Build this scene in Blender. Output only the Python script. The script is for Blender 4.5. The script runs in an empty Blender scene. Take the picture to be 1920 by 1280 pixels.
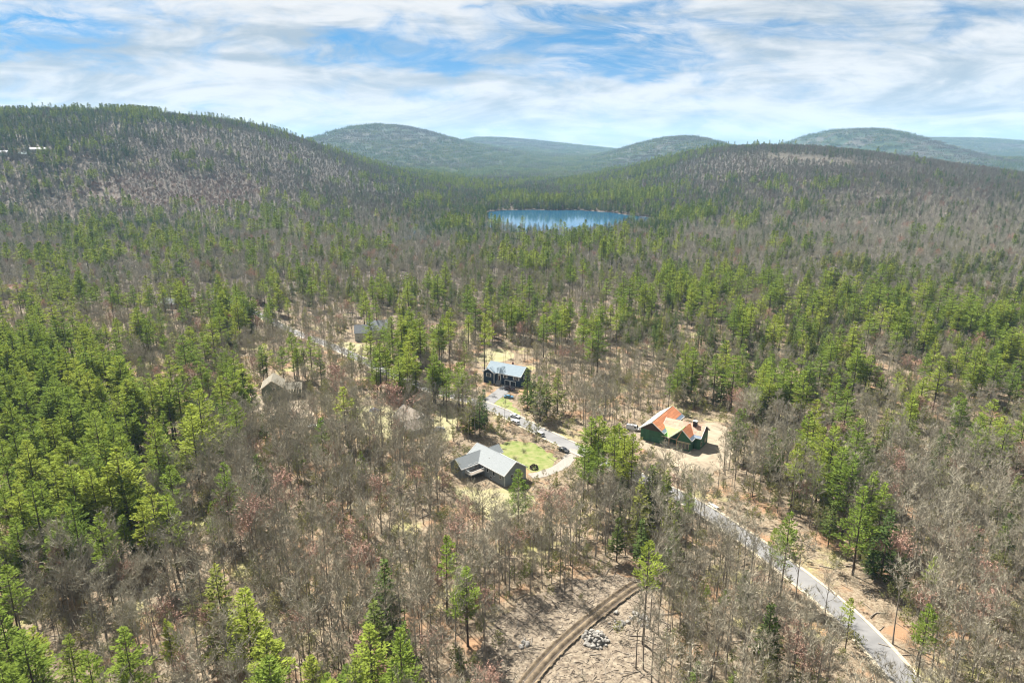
import bpy, bmesh, math, random
import numpy as np
from mathutils import Vector, Matrix

R = math.radians
SC = bpy.context.scene
COL = SC.collection
random.seed(7)

# ------------------------------------------------------------------ camera
CAM_H = 110.0
PITCH = R(15.5)
FPX = 1280.0            # focal length in pixels of a 1920 wide frame (24 mm equivalent)
cam_d = bpy.data.cameras.new('camera')
cam_d.lens = 24.0
cam_d.sensor_width = 36.0
cam_d.clip_start = 1.0
cam_d.clip_end = 60000.0
cam = bpy.data.objects.new('camera', cam_d)
cam.location = (0, 0, CAM_H)
cam.rotation_euler = (R(90) - PITCH, 0, 0)
COL.objects.link(cam)
SC.camera = cam

# ------------------------------------------------------------------ light
SUN_EL, SUN_AZ = 51.0, -36.0          # degrees; azimuth from +Y, negative = to the left
sv = Vector((math.sin(R(SUN_AZ)) * math.cos(R(SUN_EL)), math.cos(R(SUN_AZ)) * math.cos(R(SUN_EL)), math.sin(R(SUN_EL))))
sun_d = bpy.data.lights.new('sun', 'SUN')
sun_d.energy = 5.0
sun_d.angle = R(0.6)
sun_d.color = (1.0, 0.955, 0.88)
sun = bpy.data.objects.new('sun', sun_d)
sun.rotation_euler = (-sv).to_track_quat('-Z', 'Y').to_euler()
sun.location = (0, 0, 600)
COL.objects.link(sun)

SC.view_settings.view_transform = 'Standard'
SC.view_settings.look = 'None'
SC.view_settings.exposure = 1.82
SC.view_settings.gamma = 1.0
SC.view_settings.use_curve_mapping = False
SC.render.engine = 'CYCLES'
cy = SC.cycles
cy.max_bounces = 4
cy.diffuse_bounces = 2
cy.glossy_bounces = 2
cy.transmission_bounces = 2
cy.volume_bounces = 0
cy.transparent_max_bounces = 4
cy.caustics_reflective = False
cy.caustics_refractive = False
cy.use_denoising = True
cy.denoiser = 'OPENIMAGEDENOISE'
cy.denoising_input_passes = 'RGB_ALBEDO_NORMAL'
cy.denoising_prefilter = 'ACCURATE'
SC.cycles.filter_width = 1.15
cy.use_adaptive_sampling = False


# ------------------------------------------------------------------ world
def world():
    w = bpy.data.worlds.new('World')
    SC.world = w
    w.use_nodes = True
    nt = w.node_tree
    N, L = nt.nodes, nt.links
    N.clear()

    def math_n(op, a, b=None, c=None, clamp=False):
        n = N.new('ShaderNodeMath')
        n.operation = op
        n.use_clamp = clamp
        for i, v in enumerate((a, b, c)):
            if v is None:
                continue
            if isinstance(v, (int, float)):
                n.inputs[i].default_value = v
            else:
                L.new(v, n.inputs[i])
        return n.outputs[0]

    def noise(vec, scale, detail, rough, dist=0.0):
        n = N.new('ShaderNodeTexNoise')
        n.inputs['Scale'].default_value = scale
        n.inputs['Detail'].default_value = detail
        n.inputs['Roughness'].default_value = rough
        n.inputs['Distortion'].default_value = dist
        L.new(vec, n.inputs['Vector'])
        return n.outputs['Fac']

    def comb(x, y, z):
        n = N.new('ShaderNodeCombineXYZ')
        for i, v in enumerate((x, y, z)):
            if isinstance(v, (int, float)):
                n.inputs[i].default_value = v
            else:
                L.new(v, n.inputs[i])
        return n.outputs[0]

    def mix(fac, a, b):
        n = N.new('ShaderNodeMix')
        n.data_type = 'RGBA'
        for s, v in ((n.inputs[0], fac), (n.inputs[6], a), (n.inputs[7], b)):
            if isinstance(v, (int, float)):
                s.default_value = v
            elif isinstance(v, tuple):
                s.default_value = (*v, 1)
            else:
                L.new(v, s)
        return n.outputs[2]

    def smooth(v, lo, hi):
        n = N.new('ShaderNodeMapRange')
        n.interpolation_type = 'SMOOTHSTEP'
        n.inputs[1].default_value = lo
        n.inputs[2].default_value = hi
        L.new(v, n.inputs[0])
        return n.outputs[0]

    tc = N.new('ShaderNodeTexCoord')
    sep = N.new('ShaderNodeSeparateXYZ')
    L.new(tc.outputs['Generated'], sep.inputs[0])
    x, y, z = sep.outputs
    zc = math_n('MAXIMUM', z, 0.0)
    # a cloud deck seen in perspective: directions projected on a plane overhead
    zz = math_n('ADD', zc, 0.07)
    px, py = math_n('DIVIDE', x, zz), math_n('DIVIDE', y, zz)
    deck = comb(px, py, 0.0)
    # azimuth and elevation (tangents), for where the openings stand in the deck
    ya = math_n('MAXIMUM', y, 0.05)
    s, t = math_n('DIVIDE', x, ya), math_n('DIVIDE', z, ya)
    dome = comb(s, math_n('MULTIPLY', t, 3.2), 0.0)
    warp1 = math_n('SUBTRACT', noise(dome, 5.0, 3, 0.6), 0.5)
    warp2 = math_n('SUBTRACT', noise(comb(math_n('ADD', s, 7.3), math_n('MULTIPLY', t, 3.2), 3.1), 6.0, 3, 0.62), 0.5)
    sw = math_n('ADD', s, math_n('MULTIPLY', warp1, 0.34))
    tw = math_n('ADD', t, math_n('MULTIPLY', warp2, 0.085))

    def st(px_, py_):
        u, v = (px_ - 960) / FPX, (640 - py_) / FPX
        dy = math.cos(PITCH) + v * math.sin(PITCH)
        return u / dy, (-math.sin(PITCH) + v * math.cos(PITCH)) / dy
    gap = None
    for gx, gy, rx, ry, wt in ((60, 58, 160, 30, 1.0), (690, 85, 110, 26, 1.15), (640, 100, 60, 16, .6), (830, 118, 70, 18, .7), (1110, 85, 150, 42, 1.05),
                               (1000, 30, 120, 18, .75), (1200, 105, 90, 26, .8), (1390, 38, 110, 16, .6), (1480, 60, 60, 12, .5), (1790, 20, 120, 14, .45),
                               (290, 118, 90, 12, .35), (20, 118, 60, 8, .5), (880, 10, 60, 12, .6), (1180, 125, 60, 14, .6), (40, 215, 40, 6, .4)):
        s0, t0 = st(gx, gy)
        a = math_n('DIVIDE', math_n('SUBTRACT', sw, s0), rx / FPX)
        b = math_n('DIVIDE', math_n('SUBTRACT', tw, t0), ry / FPX)
        d = math_n('ADD', math_n('MULTIPLY', a, a), math_n('MULTIPLY', b, b))
        g = math_n('MULTIPLY', math_n('EXPONENT', math_n('MULTIPLY', d, -0.9)), wt)
        gap = g if gap is None else math_n('ADD', gap, g)
    front = smooth(y, 0.1, 0.3)
    gap = math_n('MULTIPLY', gap, front)
    big = noise(deck, 0.42, 4, 0.56, 0.5)
    fine = noise(comb(math_n('MULTIPLY', s, 1.0), math_n('MULTIPLY', t, 2.6), 9.0), 9.0, 7, 0.62, 0.6)
    cover = math_n('ADD', math_n('MULTIPLY', big, 0.7), math_n('MULTIPLY', fine, 1.25))
    cover = math_n('SUBTRACT', cover, math_n('MULTIPLY', gap, 0.58))
    alpha = smooth(cover, 0.42, 1.02)
    # thin wisps drawn across the openings
    wisp = noise(comb(math_n('ADD', s, math_n('MULTIPLY', t, 1.2)), math_n('MULTIPLY', t, 4.0), 50.0), 7.0, 6, 0.66, 1.2)
    alpha = math_n('MAXIMUM', alpha, math_n('MULTIPLY', smooth(wisp, 0.36, 0.68), 0.8))
    # horizon band stays veiled
    veil = math_n('SUBTRACT', 1.0, smooth(zc, 0.0, 0.13))
    alpha = math_n('MAXIMUM', alpha, math_n('MULTIPLY', veil, 0.9), clamp=True)
    # shade of the cloud: thin grey-blue bases, white bodies
    sh1 = noise(comb(s, math_n('MULTIPLY', t, 5.0), 21.0), 4.2, 6, 0.58, 1.1)
    sh2 = noise(comb(s, math_n('MULTIPLY', t, 4.0), 33.0), 14.0, 4, 0.6, 0.4)
    sh = math_n('ADD', math_n('MULTIPLY', sh1, 0.75), math_n('MULTIPLY', sh2, 0.25))
    sh = smooth(sh, 0.36, 0.61)
    cloud = mix(sh, (0.122, 0.146, 0.168), (0.25, 0.251, 0.252))
    sky = N.new('ShaderNodeTexSky')
    sky.sky_type = 'NISHITA'
    sky.sun_disc = False
    sky.sun_elevation = R(SUN_EL)
    sky.sun_rotation = R(SUN_AZ)
    sky.altitude = 300
    sky.air_density = 1.0
    sky.dust_density = 0.2
    sky.ozone_density = 3.0
    # the clear openings: the deep blue of the sky higher up
    lift = N.new('ShaderNodeVectorMath')
    lift.operation = 'NORMALIZE'
    L.new(comb(x, y, math_n('ADD', math_n('MULTIPLY', zc, 1.4), 0.22)), lift.inputs[0])
    L.new(lift.outputs[0], sky.inputs[0])
    blue = N.new('ShaderNodeMix')
    blue.data_type = 'RGBA'
    blue.blend_type = 'MULTIPLY'
    blue.inputs[0].default_value = 1.0
    L.new(sky.outputs[0], blue.inputs[6])
    blue.inputs[7].default_value = (0.0130, 0.0305, 0.0345, 1)
    col = mix(alpha, blue.outputs[2], cloud)
    bg = N.new('ShaderNodeBackground')
    bg.inputs[1].default_value = 1.0
    L.new(col, bg.inputs[0])
    out = N.new('ShaderNodeOutputWorld')
    L.new(bg.outputs[0], out.inputs[0])


world()


# ------------------------------------------------------------------ noise, terrain and projection
def _hash(ix, iy, seed):
    h = (ix.astype(np.int64) * 374761393 + iy.astype(np.int64) * 668265263 + seed * 1442695041) & 0x7fffffff
    h = ((h ^ (h >> 13)) * 1274126177) & 0x7fffffff
    h = h ^ (h >> 16)
    return (h & 0xffff) / 65535.0


def vnoise(x, y, seed=0):
    x, y = np.asarray(x, float), np.asarray(y, float)
    ix, iy = np.floor(x), np.floor(y)
    fx, fy = x - ix, y - iy
    fx, fy = fx * fx * (3 - 2 * fx), fy * fy * (3 - 2 * fy)
    a, b = _hash(ix, iy, seed), _hash(ix + 1, iy, seed)
    c, d = _hash(ix, iy + 1, seed), _hash(ix + 1, iy + 1, seed)
    return (a * (1 - fx) + b * fx) * (1 - fy) + (c * (1 - fx) + d * fx) * fy


def fbm(x, y, seed=0, oct=4):
    s, a, t = 0, 1.0, 0
    for k in range(oct):
        s = s + a * vnoise(x * 2 ** k, y * 2 ** k, seed + k * 17)
        t += a
        a *= 0.5
    return s / t


def bump(x, y, cx, cy, ax0, ax1, ay0, ay1, n, h, rot=0.0):
    c, s = math.cos(rot), math.sin(rot)
    dx, dy = x - cx, y - cy
    u, v = dx * c + dy * s, -dx * s + dy * c
    a = np.where(u < 0, ax0, ax1)
    b = np.where(v < 0, ay0, ay1)
    d = np.sqrt((u / a) ** 2 + (v / b) ** 2)
    return h * np.exp(-d ** n)


POND_C = (30.0, 1205.0)


def pond_r(x, y):
    """< 1 inside the pond"""
    dx, dy = (x - 82.0) / 138.0, (y - 1170.0) / 205.0
    ang = np.arctan2(dy, dx)
    return np.sqrt(dx * dx + dy * dy) / (1 + 0.10 * np.sin(3 * ang + 1.0) + 0.06 * np.sin(5 * ang + 2.2) + 0.025 * np.sin(11 * ang))


def terrain(x, y):
    x, y = np.asarray(x, float), np.asarray(y, float)
    d = np.sqrt(x * x + y * y)
    z = 0.6 * np.sin(x / 31.0 + 1.0) * np.sin(y / 37.0) + 1.1 * np.sin(x / 83.0 + y / 71.0)
    far = np.clip((d - 500) / 1500, 0, 1)
    z = z + far * 16 * (fbm(x / 420.0, y / 420.0, 3, 4) - 0.5) + np.clip((d - 2400) / 4000, 0, 1) * 60 * (fbm(x / 1900.0, y / 1900.0, 9, 4) - 0.45)
    z = z + bump(x, y, -1010, 1900, 560, 590, 760, 900, 2.8, 192)             # wooded hill left of the pond
    z = z + bump(x, y, -1900, 1700, 700, 600, 700, 700, 2.2, 75)
    z = z + bump(x, y, 690, 2100, 330, 560, 900, 900, 2.0, 112)               # long hill right of it
    z = z + bump(x, y, 1500, 1900, 700, 900, 800, 900, 2.0, 18)
    z = z + bump(x, y, -960, 5000, 640, 640, 1300, 1500, 2.0, 246)           # mountains
    z = z + bump(x, y, -200, 5600, 1100, 900, 1300, 1500, 2.0, 75)
    z = z + bump(x, y, -380, 8000, 500, 900, 1500, 1500, 1.8, 160)
    z = z + bump(x, y, 600, 8200, 1600, 1500, 1500, 1500, 2.0, 130)
    z = z + bump(x, y, 1110, 4600, 420, 430, 1000, 1400, 2.0, 195)
    z = z + bump(x, y, 2265, 4700, 300, 300, 1000, 1400, 2.6, 230)
    z = z + bump(x, y, 2950, 3700, 600, 1800, 800, 1400, 2.2, 78)
    z = z + bump(x, y, -4200, 6500, 2000, 1500, 1600, 2000, 2.0, 240)
    z = z + bump(x, y, 4500, 7500, 1800, 2000, 1600, 2000, 2.0, 220)
    z = z + np.clip((d - 8500) / 4000, 0, 1) * 130
    pr = pond_r(x, y)
    flat = np.clip((pr - 1.0) / 0.55, 0, 1)
    flat = flat * flat * (3 - 2 * flat)
    z = z * flat + (1 - flat) * 0.2
    z = z - 5.0 * np.clip((1.03 - pr) / 0.12, 0, 1)
    return z


def tz(x, y):
    return float(terrain(x, y))


def ray(px, py):
    u, v = (px - 960) / FPX, (640 - py) / FPX
    return Vector((u, math.cos(PITCH) + v * math.sin(PITCH), -math.sin(PITCH) + v * math.cos(PITCH)))


def at(px, py, h=0.0):
    """the place on the ground (raised by h) that lies in that direction from the drone"""
    d = ray(px, py)
    ts = np.concatenate([np.linspace(60, 700, 700), np.linspace(702, 9000, 3000)])
    zz = CAM_H + d.z * ts - (terrain(d.x * ts, d.y * ts) + h)
    k = np.where(zz <= 0)[0]
    if len(k) == 0:
        return None
    k = k[0]
    if k:
        a = zz[k - 1] / (zz[k - 1] - zz[k])
        t = ts[k - 1] + a * (ts[k] - ts[k - 1])
    else:
        t = ts[0]
    x, y = d.x * t, d.y * t
    return Vector((x, y, tz(x, y)))


def project(x, y, z):
    zc = np.asarray(z) - CAM_H
    dep = np.asarray(y) * math.cos(PITCH) - zc * math.sin(PITCH)
    up = np.asarray(y) * math.sin(PITCH) + zc * math.cos(PITCH)
    return 960 + FPX * np.asarray(x) / dep, 640 - FPX * up / dep, dep


# ------------------------------------------------------------------ materials
MATS = {}
ALB = 0.73        # the paints below were picked as they look in sunlight; their reflectance is lower


def nmat(name, c1, c2=None, scale=3.0, rough=0.85, bumpy=0.0, spec=0.25, vary=0.0, detail=5, metal=0.0, stretch=None, coord='Object', fac=(0.35, 0.65)):
    if name in MATS:
        return MATS[name]
    if c2 is None:
        c2 = tuple(0.75 * v for v in c1)
    c1, c2 = tuple(ALB * v for v in c1), tuple(ALB * v for v in c2)
    m = bpy.data.materials.new(name)
    m.use_nodes = True
    nt = m.node_tree
    N, L = nt.nodes, nt.links
    b = N['Principled BSDF']
    b.inputs['Roughness'].default_value = rough
    b.inputs['Specular IOR Level'].default_value = spec
    b.inputs['Metallic'].default_value = metal
    tc = N.new('ShaderNodeTexCoord')
    src = tc.outputs[coord]
    if stretch:
        mp = N.new('ShaderNodeMapping')
        mp.inputs['Scale'].default_value = stretch
        L.new(src, mp.inputs[0])
        src = mp.outputs[0]
    no = N.new('ShaderNodeTexNoise')
    no.inputs['Scale'].default_value = scale
    no.inputs['Detail'].default_value = detail
    no.inputs['Roughness'].default_value = 0.62
    L.new(src, no.inputs['Vector'])
    mr = N.new('ShaderNodeMapRange')
    mr.inputs[1].default_value, mr.inputs[2].default_value = fac
    L.new(no.outputs['Fac'], mr.inputs[0])
    mx = N.new('ShaderNodeMix')
    mx.data_type = 'RGBA'
    mx.inputs[6].default_value = (*c1, 1)
    mx.inputs[7].default_value = (*c2, 1)
    L.new(mr.outputs[0], mx.inputs[0])
    col = mx.outputs[2]
    if vary:
        oi = N.new('ShaderNodeObjectInfo')
        m2 = N.new('ShaderNodeMapRange')
        m2.inputs[3].default_value = 1 - vary
        m2.inputs[4].default_value = 1 + vary
        L.new(oi.outputs['Random'], m2.inputs[0])
        vm = N.new('ShaderNodeVectorMath')
        vm.operation = 'SCALE'
        L.new(col, vm.inputs[0])
        L.new(m2.outputs[0], vm.inputs['Scale'])
        col = vm.outputs[0]
    L.new(col, b.inputs['Base Color'])
    if bumpy:
        bp = N.new('ShaderNodeBump')
        bp.inputs['Strength'].default_value = 1.0
        bp.inputs['Distance'].default_value = bumpy
        L.new(no.outputs['Fac'], bp.inputs['Height'])
        L.new(bp.outputs[0], b.inputs['Normal'])
    MATS[name] = m
    return m


def leafmat(name, ca, cb, cc, trans=0.35, rough=0.6):
    """foliage: colour differs from tree to tree and clump to clump, some light passes through"""
    ca, cb, cc = (tuple(ALB * v for v in c) for c in (ca, cb, cc))
    m = bpy.data.materials.new(name)
    m.use_nodes = True
    nt = m.node_tree
    N, L = nt.nodes, nt.links
    N.clear()
    oi = N.new('ShaderNodeObjectInfo')
    ramp = N.new('ShaderNodeValToRGB')
    e = ramp.color_ramp.elements
    e[0].position, e[0].color = 0.0, (*ca, 1)
    e[1].position, e[1].color = 1.0, (*cc, 1)
    k = e.new(0.5)
    k.color = (*cb, 1)
    L.new(oi.outputs['Random'], ramp.inputs[0])
    tc = N.new('ShaderNodeTexCoord')
    no = N.new('ShaderNodeTexNoise')
    no.inputs['Scale'].default_value = 0.55
    no.inputs['Detail'].default_value = 3
    L.new(tc.outputs['Object'], no.inputs['Vector'])
    mr = N.new('ShaderNodeMapRange')
    mr.inputs[1].default_value, mr.inputs[2].default_value = 0.3, 0.7
    mr.inputs[3].default_value, mr.inputs[4].default_value = 0.62, 1.3
    L.new(no.outputs['Fac'], mr.inputs[0])
    vm = N.new('ShaderNodeVectorMath')
    vm.operation = 'SCALE'
    L.new(ramp.outputs[0], vm.inputs[0])
    L.new(mr.outputs[0], vm.inputs['Scale'])
    d = N.new('ShaderNodeBsdfDiffuse')
    t = N.new('ShaderNodeBsdfTranslucent')
    L.new(vm.outputs[0], d.inputs[0])
    tint = N.new('ShaderNodeMix')
    tint.data_type = 'RGBA'
    tint.blend_type = 'MULTIPLY'
    tint.inputs[0].default_value = 1.0
    tint.inputs[7].default_value = (1.25, 1.15, 0.55, 1)
    L.new(vm.outputs[0], tint.inputs[6])
    L.new(tint.outputs[2], t.inputs[0])
    mx = N.new('ShaderNodeMixShader')
    mx.inputs[0].default_value = trans
    L.new(d.outputs[0], mx.inputs[1])
    L.new(t.outputs[0], mx.inputs[2])
    out = N.new('ShaderNodeOutputMaterial')
    L.new(mx.outputs[0], out.inputs[0])
    MATS[name] = m
    return m


# ------------------------------------------------------------------ mesh helpers
class MB:
    """collects faces; build() links them as one mesh object"""

    def __init__(self):
        self.v, self.f, self.mi = [], [], []

    def face(self, pts, mi=0):
        n = len(self.v)
        self.v.extend([tuple(p) for p in pts])
        self.f.append(tuple(range(n, n + len(pts))))
        self.mi.append(mi)

    def box(self, x0, x1, y0, y1, z0, z1, mi=0):
        n = len(self.v)
        self.v += [(x0, y0, z0), (x1, y0, z0), (x1, y1, z0), (x0, y1, z0), (x0, y0, z1), (x1, y0, z1), (x1, y1, z1), (x0, y1, z1)]
        for q in ((0, 3, 2, 1), (4, 5, 6, 7), (0, 1, 5, 4), (1, 2, 6, 5), (2, 3, 7, 6), (3, 0, 4, 7)):
            self.f.append(tuple(n + i for i in q))
            self.mi.append(mi)

    def prism(self, poly, off, mi=0):
        """closed solid: polygon (list of points) pushed along the vector off"""
        a = [Vector(p) for p in poly]
        o = Vector(off)
        n = len(self.v)
        k = len(a)
        self.v += [tuple(p) for p in a] + [tuple(p + o) for p in a]
        self.f.append(tuple(n + i for i in reversed(range(k))))
        self.f.append(tuple(n + k + i for i in range(k)))
        self.mi += [mi, mi]
        for i in range(k):
            j = (i + 1) % k
            self.f.append((n + i, n + j, n + k + j, n + k + i))
            self.mi.append(mi)

    def bar(self, a, b, w, h=None, mi=0):
        a, b = Vector(a), Vector(b)
        h = h or w
        d = (b - a).normalized()
        s = d.cross(Vector((0, 0, 1)))
        if s.length < 1e-3:
            s = Vector((1, 0, 0))
        s.normalize()
        u = s.cross(d).normalized()
        self.prism([a - s * w / 2 - u * h / 2, a + s * w / 2 - u * h / 2, a + s * w / 2 + u * h / 2, a - s * w / 2 + u * h / 2], b - a, mi)

    def tube(self, path, radii, sides=6, mi=0, cap=True):
        n0 = len(self.v)
        pts = [Vector(p) for p in path]
        for i, p in enumerate(pts):
            d = (pts[min(i + 1, len(pts) - 1)] - pts[max(i - 1, 0)]).normalized()
            s = d.cross(Vector((0.3, 1, 0.1))).normalized()
            u = d.cross(s).normalized()
            for k in range(sides):
                a = 2 * math.pi * k / sides
                self.v.append(tuple(p + (s * math.cos(a) + u * math.sin(a)) * radii[i]))
        for i in range(len(pts) - 1):
            for k in range(sides):
                j = (k + 1) % sides
                self.f.append((n0 + i * sides + k, n0 + i * sides + j, n0 + (i + 1) * sides + j, n0 + (i + 1) * sides + k))
                self.mi.append(mi)
        if cap:
            self.f.append(tuple(n0 + k for k in reversed(range(sides))))
            self.f.append(tuple(n0 + (len(pts) - 1) * sides + k for k in range(sides)))
            self.mi += [mi, mi]

    def mesh(self, name, mats, smooth=False):
        me = bpy.data.meshes.new(name)
        me.from_pydata(self.v, [], self.f)
        if not isinstance(mats, (list, tuple)):
            mats = [mats]
        for m in mats:
            me.materials.append(m)
        if len(mats) > 1:
            me.polygons.foreach_set('material_index', self.mi)
        if smooth:
            me.polygons.foreach_set('use_smooth', [True] * len(me.polygons))
        me.update()
        return me

    def build(self, name, mats, parent=None, smooth=False):
        o = bpy.data.objects.new(name, self.mesh(name, mats, smooth))
        COL.objects.link(o)
        o.parent = parent
        return o


def tag(o, label=None, cat=None, group=None, kind=None):
    if label:
        o['label'] = label
    if cat:
        o['category'] = cat
    if group:
        o['group'] = group
    if kind:
        o['kind'] = kind
    return o


def empty(name, loc, rz=0.0, label=None, cat=None, group=None):
    o = bpy.data.objects.new(name, None)
    o.empty_display_size = 0.3
    COL.objects.link(o)
    o.location = loc
    o.rotation_euler = (0, 0, rz)
    return tag(o, label, cat, group)


def copy_tree(o, parent=None):
    c = o.copy()
    COL.objects.link(c)
    c.parent = parent
    for ch in list(o.children):
        copy_tree(ch, c)
    return c


def in_poly(x, y, poly):
    x, y = np.asarray(x, float), np.asarray(y, float)
    r = np.zeros(np.shape(x), bool)
    n = len(poly)
    for i in range(n):
        x0, y0 = poly[i][0], poly[i][1]
        x1, y1 = poly[(i + 1) % n][0], poly[(i + 1) % n][1]
        c = ((y0 > y) != (y1 > y)) & (x < (x1 - x0) * (y - y0) / ((y1 - y0) or 1e-9) + x0)
        r ^= c
    return r


def catmull(pts, n=10):
    pts = [np.array(p, float) for p in pts]
    P = [2 * pts[0] - pts[1]] + pts + [2 * pts[-1] - pts[-2]]
    out = []
    for i in range(1, len(P) - 2):
        for k in range(n):
            t = k / n
            out.append(0.5 * ((2 * P[i]) + (-P[i - 1] + P[i + 1]) * t + (2 * P[i - 1] - 5 * P[i] + 4 * P[i + 1] - P[i + 2]) * t * t + (-P[i - 1] + 3 * P[i] - 3 * P[i + 1] + P[i + 2]) * t ** 3))
    out.append(P[-2])
    return np.array(out)


def dist_path(x, y, path):
    x, y = np.asarray(x, float), np.asarray(y, float)
    best = np.full(x.shape, 1e9)
    for i in range(len(path) - 1):
        a, b = path[i][:2], path[i + 1][:2]
        d = b - a
        t = np.clip(((x - a[0]) * d[0] + (y - a[1]) * d[1]) / (d @ d + 1e-9), 0, 1)
        best = np.minimum(best, np.hypot(x - a[0] - t * d[0], y - a[1] - t * d[1]))
    return best


# ------------------------------------------------------------------ the ground
def ground_material():
    m = bpy.data.materials.new('forest_floor')
    m.use_nodes = True
    nt = m.node_tree
    N, L = nt.nodes, nt.links
    b = N['Principled BSDF']
    b.inputs['Roughness'].default_value = 0.95
    b.inputs['Specular IOR Level'].default_value = 0.1
    geo = N.new('ShaderNodeNewGeometry')

    def noise(scale, detail=6, rough=0.65, dist=0.0):
        n = N.new('ShaderNodeTexNoise')
        n.inputs['Scale'].default_value = scale
        n.inputs['Detail'].default_value = detail
        n.inputs['Roughness'].default_value = rough
        n.inputs['Distortion'].default_value = dist
        L.new(geo.outputs['Position'], n.inputs['Vector'])
        return n.outputs['Fac']

    def rng(v, lo, hi):
        n = N.new('ShaderNodeMapRange')
        n.interpolation_type = 'SMOOTHSTEP'
        n.inputs[1].default_value, n.inputs[2].default_value = lo, hi
        L.new(v, n.inputs[0])
        return n.outputs[0]

    def mix(f, a, c):
        n = N.new('ShaderNodeMix')
        n.data_type = 'RGBA'
        L.new(f, n.inputs[0])
        for s, v in ((n.inputs[6], a), (n.inputs[7], c)):
            if isinstance(v, tuple):
                s.default_value = (*(ALB * q for q in v), 1)
            else:
                L.new(v, s)
        return n.outputs[2]
    fine = noise(1.6, 8, 0.72)
    c = mix(rng(fine, 0.36, 0.62), (0.14, 0.10, 0.065), (0.325, 0.265, 0.185))
    c = mix(rng(noise(0.07, 5), 0.5, 0.66), c, (0.33, 0.20, 0.115))
    c2 = mix(rng(noise(0.045, 5), 0.54, 0.70), c, (0.36, 0.34, 0.14))
    c3 = mix(rng(noise(0.9, 6, 0.75), 0.60, 0.72), c2, (0.085, 0.062, 0.04))
    # far off: wooded country, grey-brown hardwoods and dark evergreens
    ln = N.new('ShaderNodeVectorMath')
    ln.operation = 'LENGTH'
    L.new(geo.outputs['Position'], ln.inputs[0])
    farc = mix(rng(noise(0.006, 8, 0.7), 0.42, 0.56), (0.085, 0.078, 0.064), (0.035, 0.058, 0.03))
    farm = rng(ln.outputs['Value'], 1400, 3000)
    sy = N.new('ShaderNodeSeparateXYZ')
    L.new(geo.outputs['Position'], sy.inputs[0])
    deep = mix(rng(noise(0.05, 6), 0.4, 0.65), (0.10, 0.083, 0.068), (0.155, 0.13, 0.105))  # floor of the farther woods, shade under the twigs painted into its colour
    c4 = mix(rng(sy.outputs[1], 330, 620), c3, deep)
    L.new(mix(farm, c4, farc), b.inputs['Base Color'])
    bp = N.new('ShaderNodeBump')
    bp.inputs['Distance'].default_value = 0.25
    L.new(fine, bp.inputs['Height'])
    L.new(bp.outputs[0], b.inputs['Normal'])
    return m


def grid_mesh(xs, ys, off=0.0):
    X, Y = np.meshgrid(xs, ys)
    Z = terrain(X, Y) + off
    nx, ny = len(xs), len(ys)
    me = bpy.data.meshes.new('ground')
    v = np.stack([X, Y, Z], -1).reshape(-1, 3)
    i = np.arange(nx * ny).reshape(ny, nx)
    f = np.stack([i[:-1, :-1], i[:-1, 1:], i[1:, 1:], i[1:, :-1]], -1).reshape(-1, 4)
    me.vertices.add(len(v))
    me.vertices.foreach_set('co', v.ravel())
    me.loops.add(f.size)
    me.loops.foreach_set('vertex_index', f.ravel())
    me.polygons.add(len(f))
    me.polygons.foreach_set('loop_start', np.arange(0, f.size, 4))
    me.polygons.foreach_set('loop_total', np.full(len(f), 4))
    me.update(calc_edges=True)
    me.polygons.foreach_set('use_smooth', np.ones(len(f), bool))
    return me


def spaced(lo, hi, near, fine, grow):
    p = [0.0]
    s = fine
    while p[-1] < hi:
        p.append(p[-1] + s)
        if p[-1] > near:
            s *= grow
    q = [0.0]
    s = fine
    while q[-1] < -lo:
        q.append(q[-1] + s)
        if q[-1] > near:
            s *= grow
    return np.array([-a for a in reversed(q[1:])] + p)


me = grid_mesh(spaced(-14000, 14000, 170, 3.5, 1.032), spaced(-900, 14500, 520, 3.5, 1.022))
me.materials.append(ground_material())
ground = bpy.data.objects.new('ground', me)
COL.objects.link(ground)
tag(ground, kind='structure')

# ------------------------------------------------------------------ pond
pm = bpy.data.materials.new('pond_water')
pm.use_nodes = True
_n, _l = pm.node_tree.nodes, pm.node_tree.links
_b = _n['Principled BSDF']
_b.inputs['Base Color'].default_value = (0.014, 0.07, 0.13, 1)
_b.inputs['Roughness'].default_value = 0.08
_b.inputs['IOR'].default_value = 1.33
_g = _n.new('ShaderNodeNewGeometry')
_w = _n.new('ShaderNodeTexNoise')
_w.inputs['Scale'].default_value = 0.35
_w.inputs['Detail'].default_value = 5
_l.new(_g.outputs['Position'], _w.inputs['Vector'])
_bp = _n.new('ShaderNodeBump')
_bp.inputs['Distance'].default_value = 0.05
_bp.inputs['Strength'].default_value = 0.5
_l.new(_w.outputs['Fac'], _bp.inputs['Height'])
_l.new(_bp.outputs[0], _b.inputs['Normal'])
mb = MB()
mb.box(-150, 330, 900, 1450, -3.0, -0.35)
pond = mb.build('pond', pm)
tag(pond, kind='structure')


# ------------------------------------------------------------------ road, tracks, yards
def pxpath(pts, n=8):
    g = [at(*p) for p in pts]
    return catmull([(p.x, p.y) for p in g], n)


ROAD = pxpath([(1790, 1372), (1700, 1277), (1636, 1205), (1570, 1140), (1470, 1060), (1380, 996), (1300, 945), (1215, 903), (1125, 862), (1040, 822), (985, 795), (930, 768), (872, 748), (800, 728),
               (737, 702), (683, 677), (620, 648), (550, 622), (490, 592), (440, 570), (395, 545)], 8)
DRIVE2 = pxpath([(905, 760), (930, 742), (945, 731), (958, 722)], 6)
DRIVE1 = pxpath([(1078, 842), (1060, 868), (1030, 884), (995, 893)], 6)
TRACK = pxpath([(960, 1325), (990, 1280), (1040, 1222), (1100, 1168), (1158, 1122), (1190, 1100), (1225, 1085)], 8)


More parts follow.
